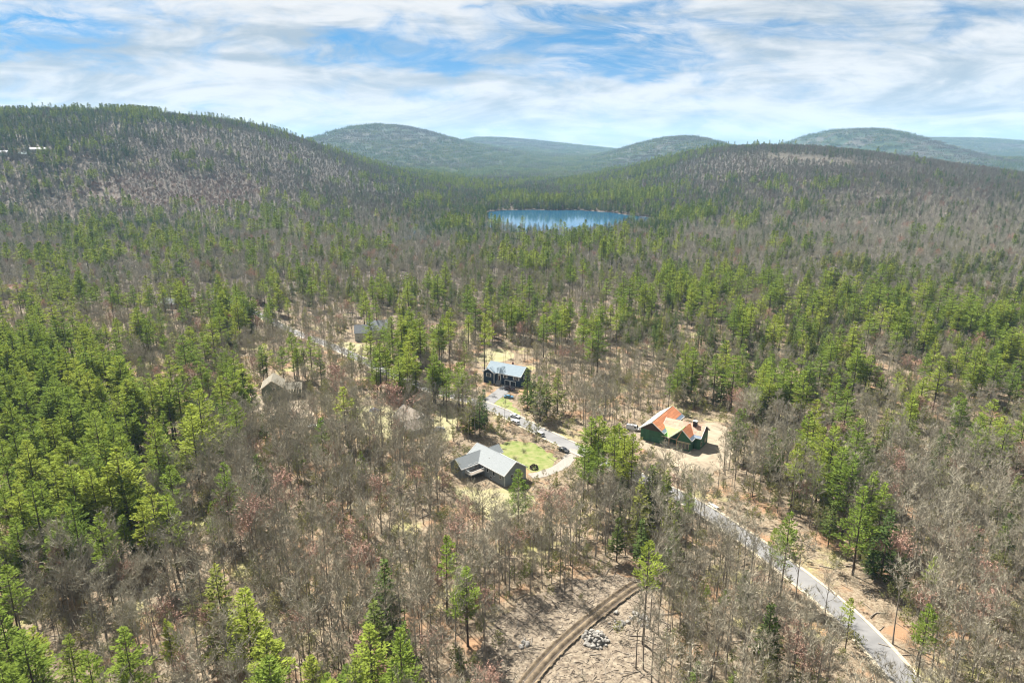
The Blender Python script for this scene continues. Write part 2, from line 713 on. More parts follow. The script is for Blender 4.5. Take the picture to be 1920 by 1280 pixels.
def ribbon(path, half, z, name, m, parent=None, cross=1, thick=0.0, shift=0.0, wob=0.0, prof=None):
    mb = MB()
    rows = []
    n = len(path)
    for i in range(n):
        d = path[min(i + 1, n - 1)] - path[max(i - 1, 0)]
        d = d / (np.hypot(*d) + 1e-9)
        s = np.array([d[1], -d[0]])
        row = []
        for k in range(cross + 1):
            a = (2 * k / cross - 1) * half + shift
            if wob and k in (0, cross):
                a += wob * (vnoise(i * 0.8 + 31 * k, half, 5) - 0.5) * 2
            p = path[i] + s * a
            zz = tz(p[0], p[1]) + z + (prof(k / cross) if prof else 0)
            row.append((p[0], p[1], zz))
        rows.append(row)
    for i in range(n - 1):
        for k in range(cross):
            mb.face([rows[i][k], rows[i + 1][k], rows[i + 1][k + 1], rows[i][k + 1]])
    if thick:
        for i in range(n - 1):
            for k, o in ((0, 1), (cross, 0)):
                a, b = rows[i][k], rows[i + 1][k]
                a2, b2 = (a[0], a[1], a[2] - thick), (b[0], b[1], b[2] - thick)
                mb.face([a, a2, b2, b] if k else [a, b, b2, a2])
    return mb.build(name, m, parent)


asphalt = nmat('asphalt', (0.175, 0.172, 0.17), (0.235, 0.23, 0.225), 0.6, 0.9, 0.01, coord='Generated', detail=8, stretch=(90, 200, 1))
kerbm = nmat('kerb_gravel', (0.52, 0.45, 0.34), (0.42, 0.36, 0.26), 1.5, 0.95, 0.03)
tag(ribbon(ROAD, 3.1, 0.075, 'road', asphalt, cross=4), kind='structure')
for sft in (-3.55, 3.55):
    tag(ribbon(ROAD, 0.42, 0.19, 'kerb', kerbm, thick=0.3, shift=sft, wob=0.12), kind='structure')
tag(ribbon(DRIVE2, 3.4, 0.10, 'driveway', asphalt, cross=4, wob=0.3), kind='structure')
tag(ribbon(DRIVE1, 2.2, 0.10, 'driveway', nmat('driveway_gravel', (0.34, 0.31, 0.27), (0.26, 0.235, 0.2), 2.0, 0.95), cross=3, wob=0.3), kind='structure')
mud = nmat('mud_track', (0.085, 0.062, 0.04), (0.235, 0.18, 0.115), 0.7, 0.9, 0.3, detail=8, coord='Object')
rut = lambda t: -0.30 * (math.exp(-((t - 0.25) / 0.09) ** 2) + math.exp(-((t - 0.75) / 0.09) ** 2)) + 0.22 * (math.exp(-((t - 0.5) / 0.12) ** 2) + 0.8 * math.exp(-((t - 0.04) / 0.07) ** 2) + 0.8 * math.exp(-((t - 0.96) / 0.07) ** 2))
track = ribbon(catmull(TRACK, 4), 1.85, 0.36, 'dirt_track', mud, cross=24, wob=0.4, prof=rut)
tag(track, kind='structure')
rut_mud = nmat('dark_rut_mud', (0.05, 0.037, 0.024), (0.10, 0.075, 0.05), 1.5, 0.55, 0.05)  # darker mud for the strips along the wheel ruts
for sft in (-.92, .92):
    tag(ribbon(catmull(TRACK, 4), 0.26, 0.16, 'wheel_rut', rut_mud, cross=2, shift=sft, wob=0.12), kind='structure')


def patch(name, m, pts, z, step=2.0, jag=1.2, lift=None, px=True):
    """an irregular sheet laid over the ground"""
    g = [at(*p) for p in pts] if px else [Vector((*p, 0)) for p in pts]
    ring = catmull([(p.x, p.y) for p in g] + [(g[0].x, g[0].y)], 7)[:-1]
    cx, cy_ = ring.mean(0)
    ring = ring + (np.stack([vnoise(ring[:, 0] * 0.7, ring[:, 1] * 0.7, 3), vnoise(ring[:, 0] * 0.7, ring[:, 1] * 0.7, 8)], -1) - 0.5) * 2 * jag
    mb = MB()
    n = len(ring)
    levels = 6
    rows = []
    for k in range(levels + 1):
        f = 1 - k / levels * 0.999
        r = np.array([cx, cy_]) + (ring - np.array([cx, cy_])) * f
        rows.append([(p[0], p[1], tz(p[0], p[1]) + z + (lift(k / levels, i) if lift else 0)) for i, p in enumerate(r)])
    for k in range(levels):
        for i in range(n):
            j = (i + 1) % n
            mb.face([rows[k][i], rows[k][j], rows[k + 1][j], rows[k + 1][i]])
    o = mb.build(name, m, smooth=True)
    return o, ring


lawn_m = nmat('lawn_grass', (0.125, 0.175, 0.03), (0.26, 0.25, 0.105), 0.35, 0.95, 0.05, detail=8)
dry_m = nmat('dry_grass', (0.26, 0.25, 0.115), (0.34, 0.29, 0.18), 0.3, 0.95, 0.05, detail=8)
sand_m = nmat('graded_sand', (0.36, 0.30, 0.215), (0.25, 0.20, 0.14), 0.35, 0.95, 0.08, detail=8)
slash_m = nmat('cleared_soil', (0.31, 0.255, 0.185), (0.11, 0.082, 0.058), 0.9, 0.95, 0.22, detail=9)
CLEAR = []
for nm, m_, pts, z_ in (
        ('lawn', lawn_m, [(936, 836), (960, 825), (1000, 832), (1030, 850), (1044, 862), (1028, 877), (1000, 886), (975, 868), (945, 860)], 0.045),
        ('lawn', lawn_m, [(925, 748), (948, 745), (962, 760), (975, 775), (955, 775), (930, 765)], 0.045),
        ('lawn', dry_m, [(845, 915), (900, 918), (960, 918), (1000, 930), (985, 960), (930, 975), (880, 955)], 0.05),
        ('lawn', dry_m, [(822, 760), (852, 765), (856, 800), (845, 825), (825, 815), (815, 785)], 0.045),
        ('lawn', dry_m, [(640, 640), (668, 645), (700, 645), (690, 660), (655, 662), (640, 652)], 0.045),
        ('lawn', dry_m, [(905, 655), (945, 655), (965, 668), (930, 680), (900, 675)], 0.045),
        ('lawn', dry_m, [(670, 760), (735, 765), (770, 800), (745, 825), (690, 810), (665, 785)], 0.045),
        ('sand_yard', sand_m, [(1080, 838), (1150, 815), (1200, 800), (1240, 838), (1290, 800), (1350, 795), (1378, 830), (1365, 868), (1330, 885), (1270, 880), (1225, 850), (1190, 838), (1120, 850)], 0.05),
        ('sand_yard', sand_m, [(445, 745), (480, 740), (530, 750), (575, 748), (600, 770), (560, 785), (500, 780), (455, 765)], 0.045),
        ('cleared_lot', slash_m, [(880, 1240), (930, 1165), (1010, 1110), (1090, 1085), (1180, 1080), (1230, 1120), (1250, 1180), (1245, 1250), (1200, 1330), (1050, 1360), (900, 1330)], 0.05)):
    o, ring = patch(nm, m_, pts, z_)
    tag(o, kind='structure')
    CLEAR.append((nm, ring))
# heap of sand beside the unfinished house
o, _ = patch('sand_heap', sand_m, [(1252, 872), (1290, 858), (1325, 868), (1338, 888), (1300, 900), (1262, 895)], 0.03, jag=0.5, lift=lambda t, i: 2.1 * (1 - (1 - t) ** 1.6) + 0.25 * vnoise(i * 0.7, t * 4, 6))
tag(o, 'tall heap of tan sand in front of the unfinished house', 'sand heap')
SANDHEAP = at(1295, 880)

# ------------------------------------------------------------------ houses
shingle_grey = nmat('grey_shingles', (0.25, 0.27, 0.275), (0.31, 0.33, 0.335), 1.2, 0.9, 0.01, detail=9, stretch=(1, 1, 6))
shingle_brown = nmat('brown_shingles', (0.20, 0.165, 0.13), (0.26, 0.22, 0.175), 1.2, 0.9, 0.01, detail=9)
shingle_slate = nmat('slate_shingles', (0.15, 0.16, 0.17), (0.21, 0.22, 0.225), 1.2, 0.9, 0.01, detail=9)
shingle_rust = nmat('rust_shingles', (0.20, 0.11, 0.075), (0.27, 0.16, 0.11), 1.2, 0.9, 0.01, detail=9)
siding_grey = nmat('grey_clapboard', (0.28, 0.31, 0.33), (0.25, 0.28, 0.30), 1.0, 0.8)
siding_navy = nmat('navy_clapboard', (0.028, 0.055, 0.095), (0.022, 0.042, 0.075), 1.0, 0.7)
siding_pale = nmat('pale_clapboard', (0.45, 0.44, 0.40), (0.39, 0.38, 0.35), 1.0, 0.8)
white_trim = nmat('white_trim', (0.78, 0.78, 0.76), (0.70, 0.70, 0.68), 2.0, 0.6)
tan_trim = nmat('raw_pine_trim', (0.62, 0.53, 0.38), (0.52, 0.43, 0.29), 2.0, 0.8)
glass = nmat('window_glass', (0.02, 0.028, 0.035), (0.015, 0.02, 0.025), 1.0, 0.08, spec=0.6)
concrete = nmat('foundation_concrete', (0.36, 0.35, 0.33), (0.28, 0.27, 0.25), 1.0, 0.9)
deck_wood = nmat('deck_boards', (0.24, 0.19, 0.15), (0.31, 0.26, 0.21), 3.0, 0.85, vary=0.2)
dark_in = nmat('dark_interior', (0.02, 0.018, 0.016), (0.03, 0.026, 0.022), 1.0, 0.9)


def walls(root, x0, x1, y0, y1, z0, ze, zr, axis, m, name='wall'):
    mb = MB()
    if axis == 'x':
        yc = (y0 + y1) / 2
        mb.prism([(x0, y0, z0), (x0, y1, z0), (x0, y1, ze), (x0, yc, zr), (x0, y0, ze)], (x1 - x0, 0, 0))
    else:
        xc = (x0 + x1) / 2
        mb.prism([(x0, y0, z0), (x0, y0, ze), (xc, y0, zr), (x1, y0, ze), (x1, y0, z0)], (0, y1 - y0, 0))
    return mb.build(name, m, root)


def slope(root, a, b, c, d, m, name='roof', th=0.22, trim=None, trims='abcd'):
    """a sloping slab; a-b is the ridge edge, d-c the eave edge"""
    a, b, c, d = map(Vector, (a, b, c, d))
    n = (b - a).cross(d - a).normalized()
    if n.z < 0:
        n = -n
    mb = MB()
    pts = [a, b, c, d]
    if ((b - a).cross(c - b)).dot(n) < 0:
        pts = [d, c, b, a]
    mb.prism(pts, n * th)
    o = mb.build(name, m, root)
    if trim:
        t = MB()
        E_ = {'r': (a, b), 'R': (b, c), 'e': (c, d), 'L': (d, a)}
        for k in trims:
            if k in E_:
                p, q = E_[k]
                out = ((p + q) / 2 - (a + b + c + d) / 4)
                out = (out - n * out.dot(n)).normalized() * 0.03
                t.bar(p + out + n * th * .5, q + out + n * th * .5, 0.09, th + 0.14)
        if t.v:
            t.build('trim', trim, o)
    return o


def gable(root, x0, x1, y0, y1, z0, ze, zr, axis, wm, rm, trim=None, over=0.45, lift=0.02):
    """walls, two roof slopes with trim"""
    w = walls(root, x0, x1, y0, y1, z0, ze, zr, axis, wm)
    if axis == 'x':
        yc, hw = (y0 + y1) / 2, (y1 - y0) / 2
        k = (zr - ze) / hw
        zo, X0, X1 = ze - k * over, x0 - over, x1 + over
        zr2, zo2 = zr + lift, zo + lift
        slope(root, (X0, yc, zr2), (X1, yc, zr2), (X1, y0 - over, zo2), (X0, y0 - over, zo2), rm, trim=trim, trims='ReL')
        slope(root, (X0, yc, zr2), (X1, yc, zr2), (X1, y1 + over, zo2), (X0, y1 + over, zo2), rm, trim=trim, trims='ReL')
    else:
        xc, hw = (x0 + x1) / 2, (x1 - x0) / 2
        k = (zr - ze) / hw
        zo, Y0, Y1 = ze - k * over, y0 - over, y1 + over
        zr2, zo2 = zr + lift, zo + lift
        slope(root, (xc, Y0, zr2), (xc, Y1, zr2), (x0 - over, Y1, zo2), (x0 - over, Y0, zo2), rm, trim=trim, trims='ReL')
        slope(root, (xc, Y0, zr2), (xc, Y1, zr2), (x1 + over, Y1, zo2), (x1 + over, Y0, zo2), rm, trim=trim, trims='ReL')
    return w


def window(root, face, u, z, w, h, pos, panes=2, shutters=None, frame_m=None, name='window'):
    """a window on a wall; face '-y', '+y', '-x', '+x'; u is the place along the wall, pos the wall plane"""
    frame_m = frame_m or white_trim

    def P(a, dep, zz):
        return {'-y': (a, pos - dep, zz), '+y': (a, pos + dep, zz), '-x': (pos - dep, a, zz), '+x': (pos + dep, a, zz)}[face]

    def bx(mb, a0, a1, d0, d1, z0, z1):
        p, q = P(a0, d0, z0), P(a1, d1, z1)
        mb.box(min(p[0], q[0]), max(p[0], q[0]), min(p[1], q[1]), max(p[1], q[1]), z0, z1)
    t = 0.11
    mb = MB()
    bx(mb, u - w / 2 - t, u + w / 2 + t, 0.002, 0.10, z - t, z)
    bx(mb, u - w / 2 - t, u + w / 2 + t, 0.002, 0.10, z + h, z + h + t)
    bx(mb, u - w / 2 - t, u - w / 2, 0.002, 0.10, z, z + h)
    bx(mb, u + w / 2, u + w / 2 + t, 0.002, 0.10, z, z + h)
    for k in range(1, panes):
        a = u - w / 2 + w * k / panes
        bx(mb, a - 0.05, a + 0.05, 0.002, 0.09, z, z + h)
    f = mb.build(name, frame_m, root)
    for k in range(panes):
        m2 = MB()
        a0, a1 = u - w / 2 + w * k / panes + (0.05 if k else 0), u - w / 2 + w * (k + 1) / panes - (0.05 if k < panes - 1 else 0)
        bx(m2, a0, a1, 0.002, 0.04, z, z + h)
        m2.build('pane', glass, f)
    if shutters:
        for s in (-1, 1):
            m2 = MB()
            c = u + s * (w / 2 + t + 0.25)
            bx(m2, c - 0.22, c + 0.22, 0.002, 0.07, z - 0.05, z + h + 0.05)
            m2.build('shutter', shutters, f)
    return f


FOOT = []      # (x, y, radius) kept free of trees


def site(name, x, y, rz, label, rad, cat='house', sink=0.0):
    r = empty(name, (x, y, tz(x, y) - sink), rz, label, cat)
    FOOT.append((x, y, rad))
    return r


def deck(root, x0, x1, y0, y1, z, rail=True, sides='wse'):
    d = empty_part = None
    base = MB()
    base.box(x0, x1, y0, y1, z - 0.32, z - 0.06)
    base.box(x0 - 0.03, x1 + 0.03, y0 - 0.06, y0, z - 0.34, z + 0.02)
    d = base.build('deck', white_trim, root)
    n = int((y1 - y0) / 0.45)
    for k in range(n):
        mb = MB()
        a = y0 + (y1 - y0) * k / n
        mb.box(x0, x1, a + 0.02, a + (y1 - y0) / n - 0.02, z - 0.055, z)
        mb.build('board', deck_wood, d)
    for (px_, py_) in ((x0 + .15, y0 + .15), (x1 - .15, y0 + .15), ((x0 + x1) / 2, y0 + .15), (x0 + .15, y1 - .15), (x1 - .15, y1 - .15)):
        mb = MB()
        mb.box(px_ - .09, px_ + .09, py_ - .09, py_ + .09, -0.6, z - 0.33)
        mb.build('post', deck_wood, d)
    if rail:
        mb = MB()
        segs = []
        if 's' in sides:
            segs.append(((x0, y0), (x1, y0)))
        if 'w' in sides:
            segs.append(((x0, y0 + .06), (x0, y1)))
        if 'e' in sides:
            segs.append(((x1, y0 + .06), (x1, y1)))
        for (p, q) in segs:
            mb.bar((*p, z + 1.0), (*q, z + 1.0), 0.12, 0.07)
            mb.bar((*p, z + 0.15), (*q, z + 0.15), 0.06, 0.06)
            L_ = math.hypot(q[0] - p[0], q[1] - p[1])
            for k in range(int(L_ / 0.3) + 1):
                f = k / max(1, int(L_ / 0.3))
                a = (p[0] + (q[0] - p[0]) * f, p[1] + (q[1] - p[1]) * f)
                mb.bar((*a, z), (*a, z + 0.97), 0.05, 0.05)
        mb.build('railing', white_trim, d)
    return d


# --- grey shingled house with a deck
h = site('grey_house', -5.6, 222.0, math.atan2(-.75, .66), 'grey house with cross gables and a raised deck beside the green lawn', 12.5)
gable(h, -10.3, 10.2, -4.9, 4.9, -0.8, 4.4, 7.75, 'x', siding_grey, shingle_grey, white_trim)
gable(h, -10.0, -3.7, -12.6, -0.2, -0.8, 4.3, 6.75, 'y', siding_grey, shingle_grey, white_trim)
gable(h, -9.4, -4.6, 0.2, 6.4, -0.8, 4.6, 6.5, 'y', siding_grey, shingle_grey, white_trim)
mb = MB()
mb.box(-10.35, 10.25, -4.96, 4.96, -0.9, 0.25)
mb.build('foundation', concrete, h)
for q_ in ((10.2, 10.27, -4.95, -4.75), (10.2, 10.27, 4.75, 4.95)):
    mb = MB()
    mb.box(*q_, 0.26, 4.2)
    mb.build('corner_board', white_trim, h)
for u, z, w, hh, n in ((-1.6, 2.5, .8, 1.3, 1), (1.2, 2.3, .8, 1.3, 1), (4.6, 2.2, 1.0, 1.4, 1), (8.0, 2.2, .9, 1.4, 1), (3.0, 0.5, .9, .9, 1)):
    window(h, '-y', u, z, w, hh, -4.9, n)
for u in (-6.4, -9.0):
    window(h, '+x', u, 2.75, 1.25, 1.75, -3.7, 2)
window(h, '+x', -1.5, 2.3, 0.9, 1.3, 10.2, 2)
window(h, '+x', 2.0, 2.3, 0.9, 1.3, 10.2, 2)
window(h, '-y', -6.85, 2.3, 1.5, 1.5, -12.6, 2)
deck(h, -3.55, -0.2, -11.2, -5.2, 2.55)
mb = MB()
mb.tube([(-0.8, -2.6, 5.6), (-0.8, -2.6, 6.6)], [.09, .09], 8)
mb.build('vent_pipe', white_trim, h)

# --- navy house with two garage doors
h = site('navy_house', -1.0, 319.5, R(-31), 'navy blue house with white trim and a double garage under', 14.0)
gable(h, -13.0, 6.8, -1.4, 8.6, -0.6, 5.6, 9.1, 'x', siding_navy, shingle_slate if False else nmat('blue_grey_shingles', (0.24, 0.30, 0.345), (0.29, 0.35, 0.39), 1.2, 0.9, 0.01, detail=9), white_trim)
gable(h, -13.6, -7.3, -3.1, 1.5, -0.6, 5.5, 7.2, 'y', siding_navy, MATS['blue_grey_shingles'], white_trim)
for xx in (-13.66, -7.5):
    mb = MB()
    mb.box(xx, xx + .28, -3.18, -2.9, 0, 5.3)
    mb.build('corner_board', white_trim, h)
window(h, '-y', -10.5, 3.3, 1.9, 1.6, -3.1, 3, white_trim)
window(h, '-y', -1.9, 3.5, 1.4, 1.5, -1.4, 2, white_trim)
window(h, '-y', 4.4, 3.4, 2.4, 1.5, -1.4, 3, white_trim)
window(h, '+x', 2.0, 3.4, 1.1, 1.4, 6.8, 2)
window(h, '+x', 5.5, 3.4, 1.1, 1.4, 6.8, 2)
mb = MB()
mb.box(-6.1, -4.3, -1.53, -1.402, 1.9, 4.4)
mb.prism([(-6.1, -1.402, 4.4), (-4.3, -1.402, 4.4), (-4.45, -1.402, 4.85), (-5.2, -1.402, 5.1), (-5.95, -1.402, 4.85)], (0, -0.13, 0))
dr = mb.build('door_surround', white_trim, h)
mb = MB()
mb.box(-5.7, -4.7, -1.58, -1.54, 1.95, 4.1)
mb.build('door', nmat('front_door', (0.12, 0.06, 0.05), None, 1, .5), h)
mb = MB()
for k in range(6):
    mb.box(-6.4, -4.0, -1.75 - .32 * (k + 1), -1.75 - .32 * k, -0.3, 1.85 - .3 * k)
mb.build('steps', concrete, h)
for gx in (-0.6, 2.6):
    fr = MB()
    fr.box(gx - 1.55, gx + 1.55, -1.56, -1.402, 2.35, 2.7)
    fr.box(gx - 1.55, gx - 1.3, -1.56, -1.402, 0, 2.35)
    fr.box(gx + 1.3, gx + 1.55, -1.56, -1.402, 0, 2.35)
    f = fr.build('garage_frame', white_trim, h)
    mb = MB()
    for k in range(4):
        mb.box(gx - 1.3, gx + 1.3, -1.45, -1.402, 0.02 + k * .585, 0.585 + k * .585)
    mb.build('garage_door', nmat('garage_door_paint', (0.03, 0.035, 0.05), None, 1, .6), f)
mb = MB()
mb.box(-2, -1.3, 5.2, 5.9, 7.6, 9.9)
mb.build('chimney', nmat('brick_red', (0.25, 0.12, 0.09), None, 3, .9), h)

# --- unfinished house in sheathing
panel_orange = nmat('orange_sheathing', (0.60, 0.24, 0.11), (0.50, 0.195, 0.09), 0.8, 0.8, vary=0.13)
panel_pink = nmat('faded_sheathing', (0.60, 0.36, 0.26), (0.50, 0.285, 0.20), 0.8, 0.8, vary=0.12)
shield_blue = nmat('grey_blue_roof_membrane', (0.15, 0.20, 0.265), (0.20, 0.25, 0.31), 1.5, 0.7)
mem_green = nmat('bright_green_membrane', (0.30, 0.62, 0.12), (0.38, 0.66, 0.20), 0.8, 0.6)
sheath_green = nmat('green_wall_sheathing', (0.035, 0.115, 0.055), (0.05, 0.15, 0.07), 0.8, 0.7, vary=0.18)
timber = nmat('porch_timber', (0.46, 0.25, 0.14), (0.55, 0.34, 0.2), 2.0, 0.8)
tape = nmat('dark_seam', (0.10, 0.07, 0.05), None, 1.0, 0.9)
wrap_pale = nmat('pale_underlay', (0.40, 0.38, 0.31), (0.32, 0.31, 0.26), 1.0, 0.8)
h = site('unfinished_house', 66.0, 250.0, math.atan2(-.56, .83), 'unfinished house with bare orange roof sheathing and green walls', 15.0)
HU = h


def sheathed(root, o, u, v, L_, W_, m, eave=1.3, strip=None, u0=0.0):
    """a roof slope of separate panels: o = ridge corner, u along the ridge, v down the slope; bottom strip of membrane"""
    o, u, v = Vector(o), Vector(u).normalized(), Vector(v).normalized()
    n = u.cross(v).normalized()
    if n.z < 0:
        n = -n
    mb = MB()
    a = o
    pts = [a, a + u * L_, a + u * L_ + v * W_, a + v * W_]
    if u.cross(v).dot(n) < 0:
        pts.reverse()
    mb.prism(pts, n * 0.15)
    roof = mb.build('roof', tape, root)
    body = W_ - eave
    rows = max(1, round(body / 1.22))
    for r in range(rows):
        y0, y1 = body * r / rows, body * (r + 1) / rows
        x = -1.22 if r % 2 else 0.0
        while x < L_:
            x0, x1 = max(0, x) + .025, min(L_, x + 2.44) - .025
            if x1 - x0 > 0.2:
                p = MB()
                q = [o + u * x0 + v * (y0 + .025), o + u * x1 + v * (y0 + .025), o + u * x1 + v * (y1 - .025), o + u * x0 + v * (y1 - .025)]
                q = [w_ + n * 0.151 for w_ in q]
                if u.cross(v).dot(n) < 0:
                    q.reverse()
                p.prism(q, n * 0.045)
                p.build('sheathing_panel', m, roof)
            x += 2.44
    if eave > 0:
        p = MB()
        q = [o + v * (body + .03), o + u * L_ + v * (body + .03), o + u * L_ + v * W_, o + v * W_]
        q = [w_ + n * 0.151 for w_ in q]
        if u.cross(v).dot(n) < 0:
            q.reverse()
        p.prism(q, n * 0.03)
        p.build('membrane_strip', strip or shield_blue, roof)
    t = MB()
    for p_, q_ in ((o - u * .05, o + v * W_ - u * .05), (o + u * (L_ + .05), o + v * W_ + u * (L_ + .05)), (o + v * (W_ + .05), o + v * (W_ + .05) + u * L_)):
        t.bar(p_ + n * .08, q_ + n * .08, 0.12, 0.30)
    t.build('trim', white_trim, roof)
    return roof


def swall(root, x0, x1, y0, y1, z0, ze, zr, axis):
    w = walls(root, x0, x1, y0, y1, z0, ze, zr, axis, tape)
    # sheets of sheathing on the two long sides and gable bottoms
    def sheets(a0, a1, mk):
        a, n = a0, max(1, round((a1 - a0) / 1.22))
        for k in range(n):
            for (q0, q1) in ((z0 + .1, min(ze, z0 + 2.5)), (z0 + 2.53, ze - .03)):
                if q1 - q0 < .3:
                    continue
                p = MB()
                b0, b1 = a0 + (a1 - a0) * k / n + .015, a0 + (a1 - a0) * (k + 1) / n - .015
                mk(p, b0, b1, q0, q1)
                p.build('sheathing_panel', sheath_green, w)
    sheets(x0, x1, lambda p, a, b, q0, q1: p.box(a, b, y0 - .03, y0 - .003, q0, q1))
    sheets(y0, y1, lambda p, a, b, q0, q1: p.box(x1 + .003, x1 + .03, a, b, q0, q1))
    return w


swall(h, -4.4, 9.2, -2.0, 7.0, 0, 5.0, 8.3, 'x')
swall(h, -14.0, -4.4, -5.3, 15.6, 0, 5.0, 8.3, 'y')
# front gable: solid right half, open timber left half
mb = MB()
mb.prism([(1.4, -5.9, 0), (1.4, -5.9, 6.45), (3.2, -5.9, 8.15), (6.8, -5.9, 4.85), (6.8, -5.9, 0)], (0, 4, 0))
gw = mb.build('wall', sheath_green, h)
for k in range(3):
    window(h, '-y', 2.6 + k * 1.5, 0.9, 1.0, 2.1, -5.9, 1, frame_m=tan_trim)
window(h, '+x', -0.6, 1.2, 1.1, 1.5, 9.23, 1, frame_m=tan_trim)
window(h, '+x', 4.0, 1.2, 1.1, 1.5, 9.23, 1, frame_m=tan_trim)
s35 = math.atan2(3.3, 4.95)
v_f = (0, -math.cos(s35), -math.sin(s35))
v_b = (0, math.cos(s35), -math.sin(s35))
Ws = 5.0 / math.cos(s35) + 0.4
sheathed(h, (3.2, 2.5, 8.42), (1, 0, 0), v_f, 6.5, Ws, panel_pink)
rf = sheathed(h, (-6.5, 2.5, 8.42), (1, 0, 0), v_f, 9.7, 4.1, panel_pink, eave=0)
sheathed(h, (-6.5, 2.5, 8.42), (1, 0, 0), v_b, 16.2, Ws, panel_pink)
# green membrane running on over the porch
u_, v_ = Vector((1, 0, 0)), Vector(v_f)
n_ = Vector((0, -math.sin(s35), math.cos(s35)))
p = MB()
q = [Vector((-6.2, 2.5, 8.42)) + v_ * 4.12, Vector((0.6, 2.5, 8.42)) + v_ * 4.12, Vector((-2.0, 2.5, 8.42)) + v_ * 8.9, Vector((-6.2, 2.5, 8.42)) + v_ * 8.9]
p.prism(list(reversed(q)), n_ * 0.2)
p.build('porch_roof', mem_green, h)
# back wing
s4 = math.atan2(3.3, 4.8)
Wb = 5.25 / math.cos(s4)
sheathed(h, (-9.2, -5.9, 8.42), (0, 1, 0), (math.cos(s4), 0, -math.sin(s4)), 22.0, Wb, panel_orange, eave=1.5)
sheathed(h, (-9.2, -5.9, 8.42), (0, 1, 0), (-math.cos(s4), 0, -math.sin(s4)), 22.0, Wb, wrap_pale, eave=1.5, strip=wrap_pale)
# front gable slopes
s5 = math.atan2(3.3, 3.6)
sheathed(h, (3.2, -6.4, 8.44), (0, 1, 0), (math.cos(s5), 0, -math.sin(s5)), 8.9, 4.15 / math.cos(s5), panel_orange, eave=1.4)
sheathed(h, (3.2, -6.4, 8.44), (0, 1, 0), (-math.cos(s5), 0, -math.sin(s5)), 4.4, 5.3 / math.cos(s5), mem_green, eave=0)
# porch of timber posts
for (x_, y_) in ((-2.0, -5.4), (1.3, -5.75), (-5.6, -5.0)):
    mb = MB()
    mb.box(x_ - .16, x_ + .16, y_ - .16, y_ + .16, 0.3, 3.5)
    mb.build('post', timber, h)
for a, b in (((-5.7, -5.2, 3.6), (1.5, -5.6, 3.6)), ((-2, -5.5, 3.6), (3.2, -6.1, 8.2)), ((1.2, -6.0, 3.7), (3.1, -6.1, 8.0)), ((1.4, -6.12, 3.5), (6.8, -6.12, 3.5))):
    mb = MB()
    mb.bar(a, b, 0.2, 0.26)
    mb.build('beam', timber if b[2] > 4 else tan_trim, h)
mb = MB()
mb.box(-5.8, 1.35, -5.6, -2.05, 0.0, 0.35)
mb.build('porch_floor', concrete, h)
mb = MB()
mb.box(-5.75, 1.3, -5.62, -5.5, 1.25, 1.33)
mb.build('railing', tan_trim, h)
mb = MB()
mb.box(4.9, 6.3, 1.0, 2.3, 7.0, 9.9)
ch = mb.build('chimney', nmat('chimney_wrap', (0.035, 0.035, 0.04), None, 2, .6), h)
mb = MB()
mb.box(4.8, 6.4, .9, 2.4, 9.9, 10.05)
mb.build('chimney_cap', white_trim, ch)

# --- second house frame in olive sheathing, left of the road
olive = nmat('olive_sheathing', (0.16, 0.175, 0.11), (0.20, 0.21, 0.14), 0.8, 0.8, vary=0.12)
roof_felt = nmat('tan_roof_felt', (0.25, 0.225, 0.17), (0.19, 0.17, 0.13), .8, .9)
pp = at(508, 752)
h = site('framed_house', pp.x, pp.y + 6, R(14), 'half built house of olive sheathing with pale raw rafters', 11.0)
gable(h, -5.0, 4.2, -6, 6, -0.3, 6.2, 9.6, 'y', olive, roof_felt, tan_trim, over=0.35)
for k in range(8):
    mb = MB()
    mb.box(-4.9 + k * 1.13, -4.9 + k * 1.13 + 1.1, -6.035, -6.004, 0.1, 5.9)
    mb.build('sheathing_panel', olive, h)
window(h, '-y', 0.4, 5.3, 1.2, 1.9, -6.04, 1, frame_m=tan_trim)
gable(h, 4.2, 12.0, -2.5, 5.5, -0.3, 4.0, 6.0, 'x', olive, roof_felt, tan_trim, over=0.3)
for k in range(7):
    mb = MB()
    mb.bar((5 + k * 1.2, -2.8, 4.1), (5 + k * 1.2, -6.2, 3.0), 0.12, 0.2)
    mb.build('rafter', tan_trim, h)
for k in range(4):
    mb = MB()
    mb.box(5 + k * 2.4 - .08, 5 + k * 2.4 + .08, -6.2, -6.04, -0.3, 3.0)
    mb.build('post', tan_trim, h)

# --- weathered grey house with two roofs
pp = at(690, 640)
h = site('gambrel_house', pp.x, pp.y + 6, R(8), 'weathered grey house with steep gambrel roof among bare trees', 13.0)
gable(h, -8.5, 0.5, -4.5, 4.0, -0.3, 5.2, 9.0, 'x', siding_pale, shingle_slate, None)
gable(h, -1.0, 10.5, -1.0, 9.0, -0.3, 5.8, 10.5, 'x', siding_pale, shingle_grey, white_trim)
for u in (-6.5, -4.0, -1.5):
    window(h, '-y', u, 1.8, 1.1, 1.5, -4.5, 2)
for u in (3, 6, 9):
    window(h, '-y', u, 2.6, 1.1, 1.5, -1.0, 2)
mb = MB()
mb.box(4, 4.8, 3.6, 4.4, 9.5, 11.8)
mb.build('chimney', MATS['brick_red'], h)

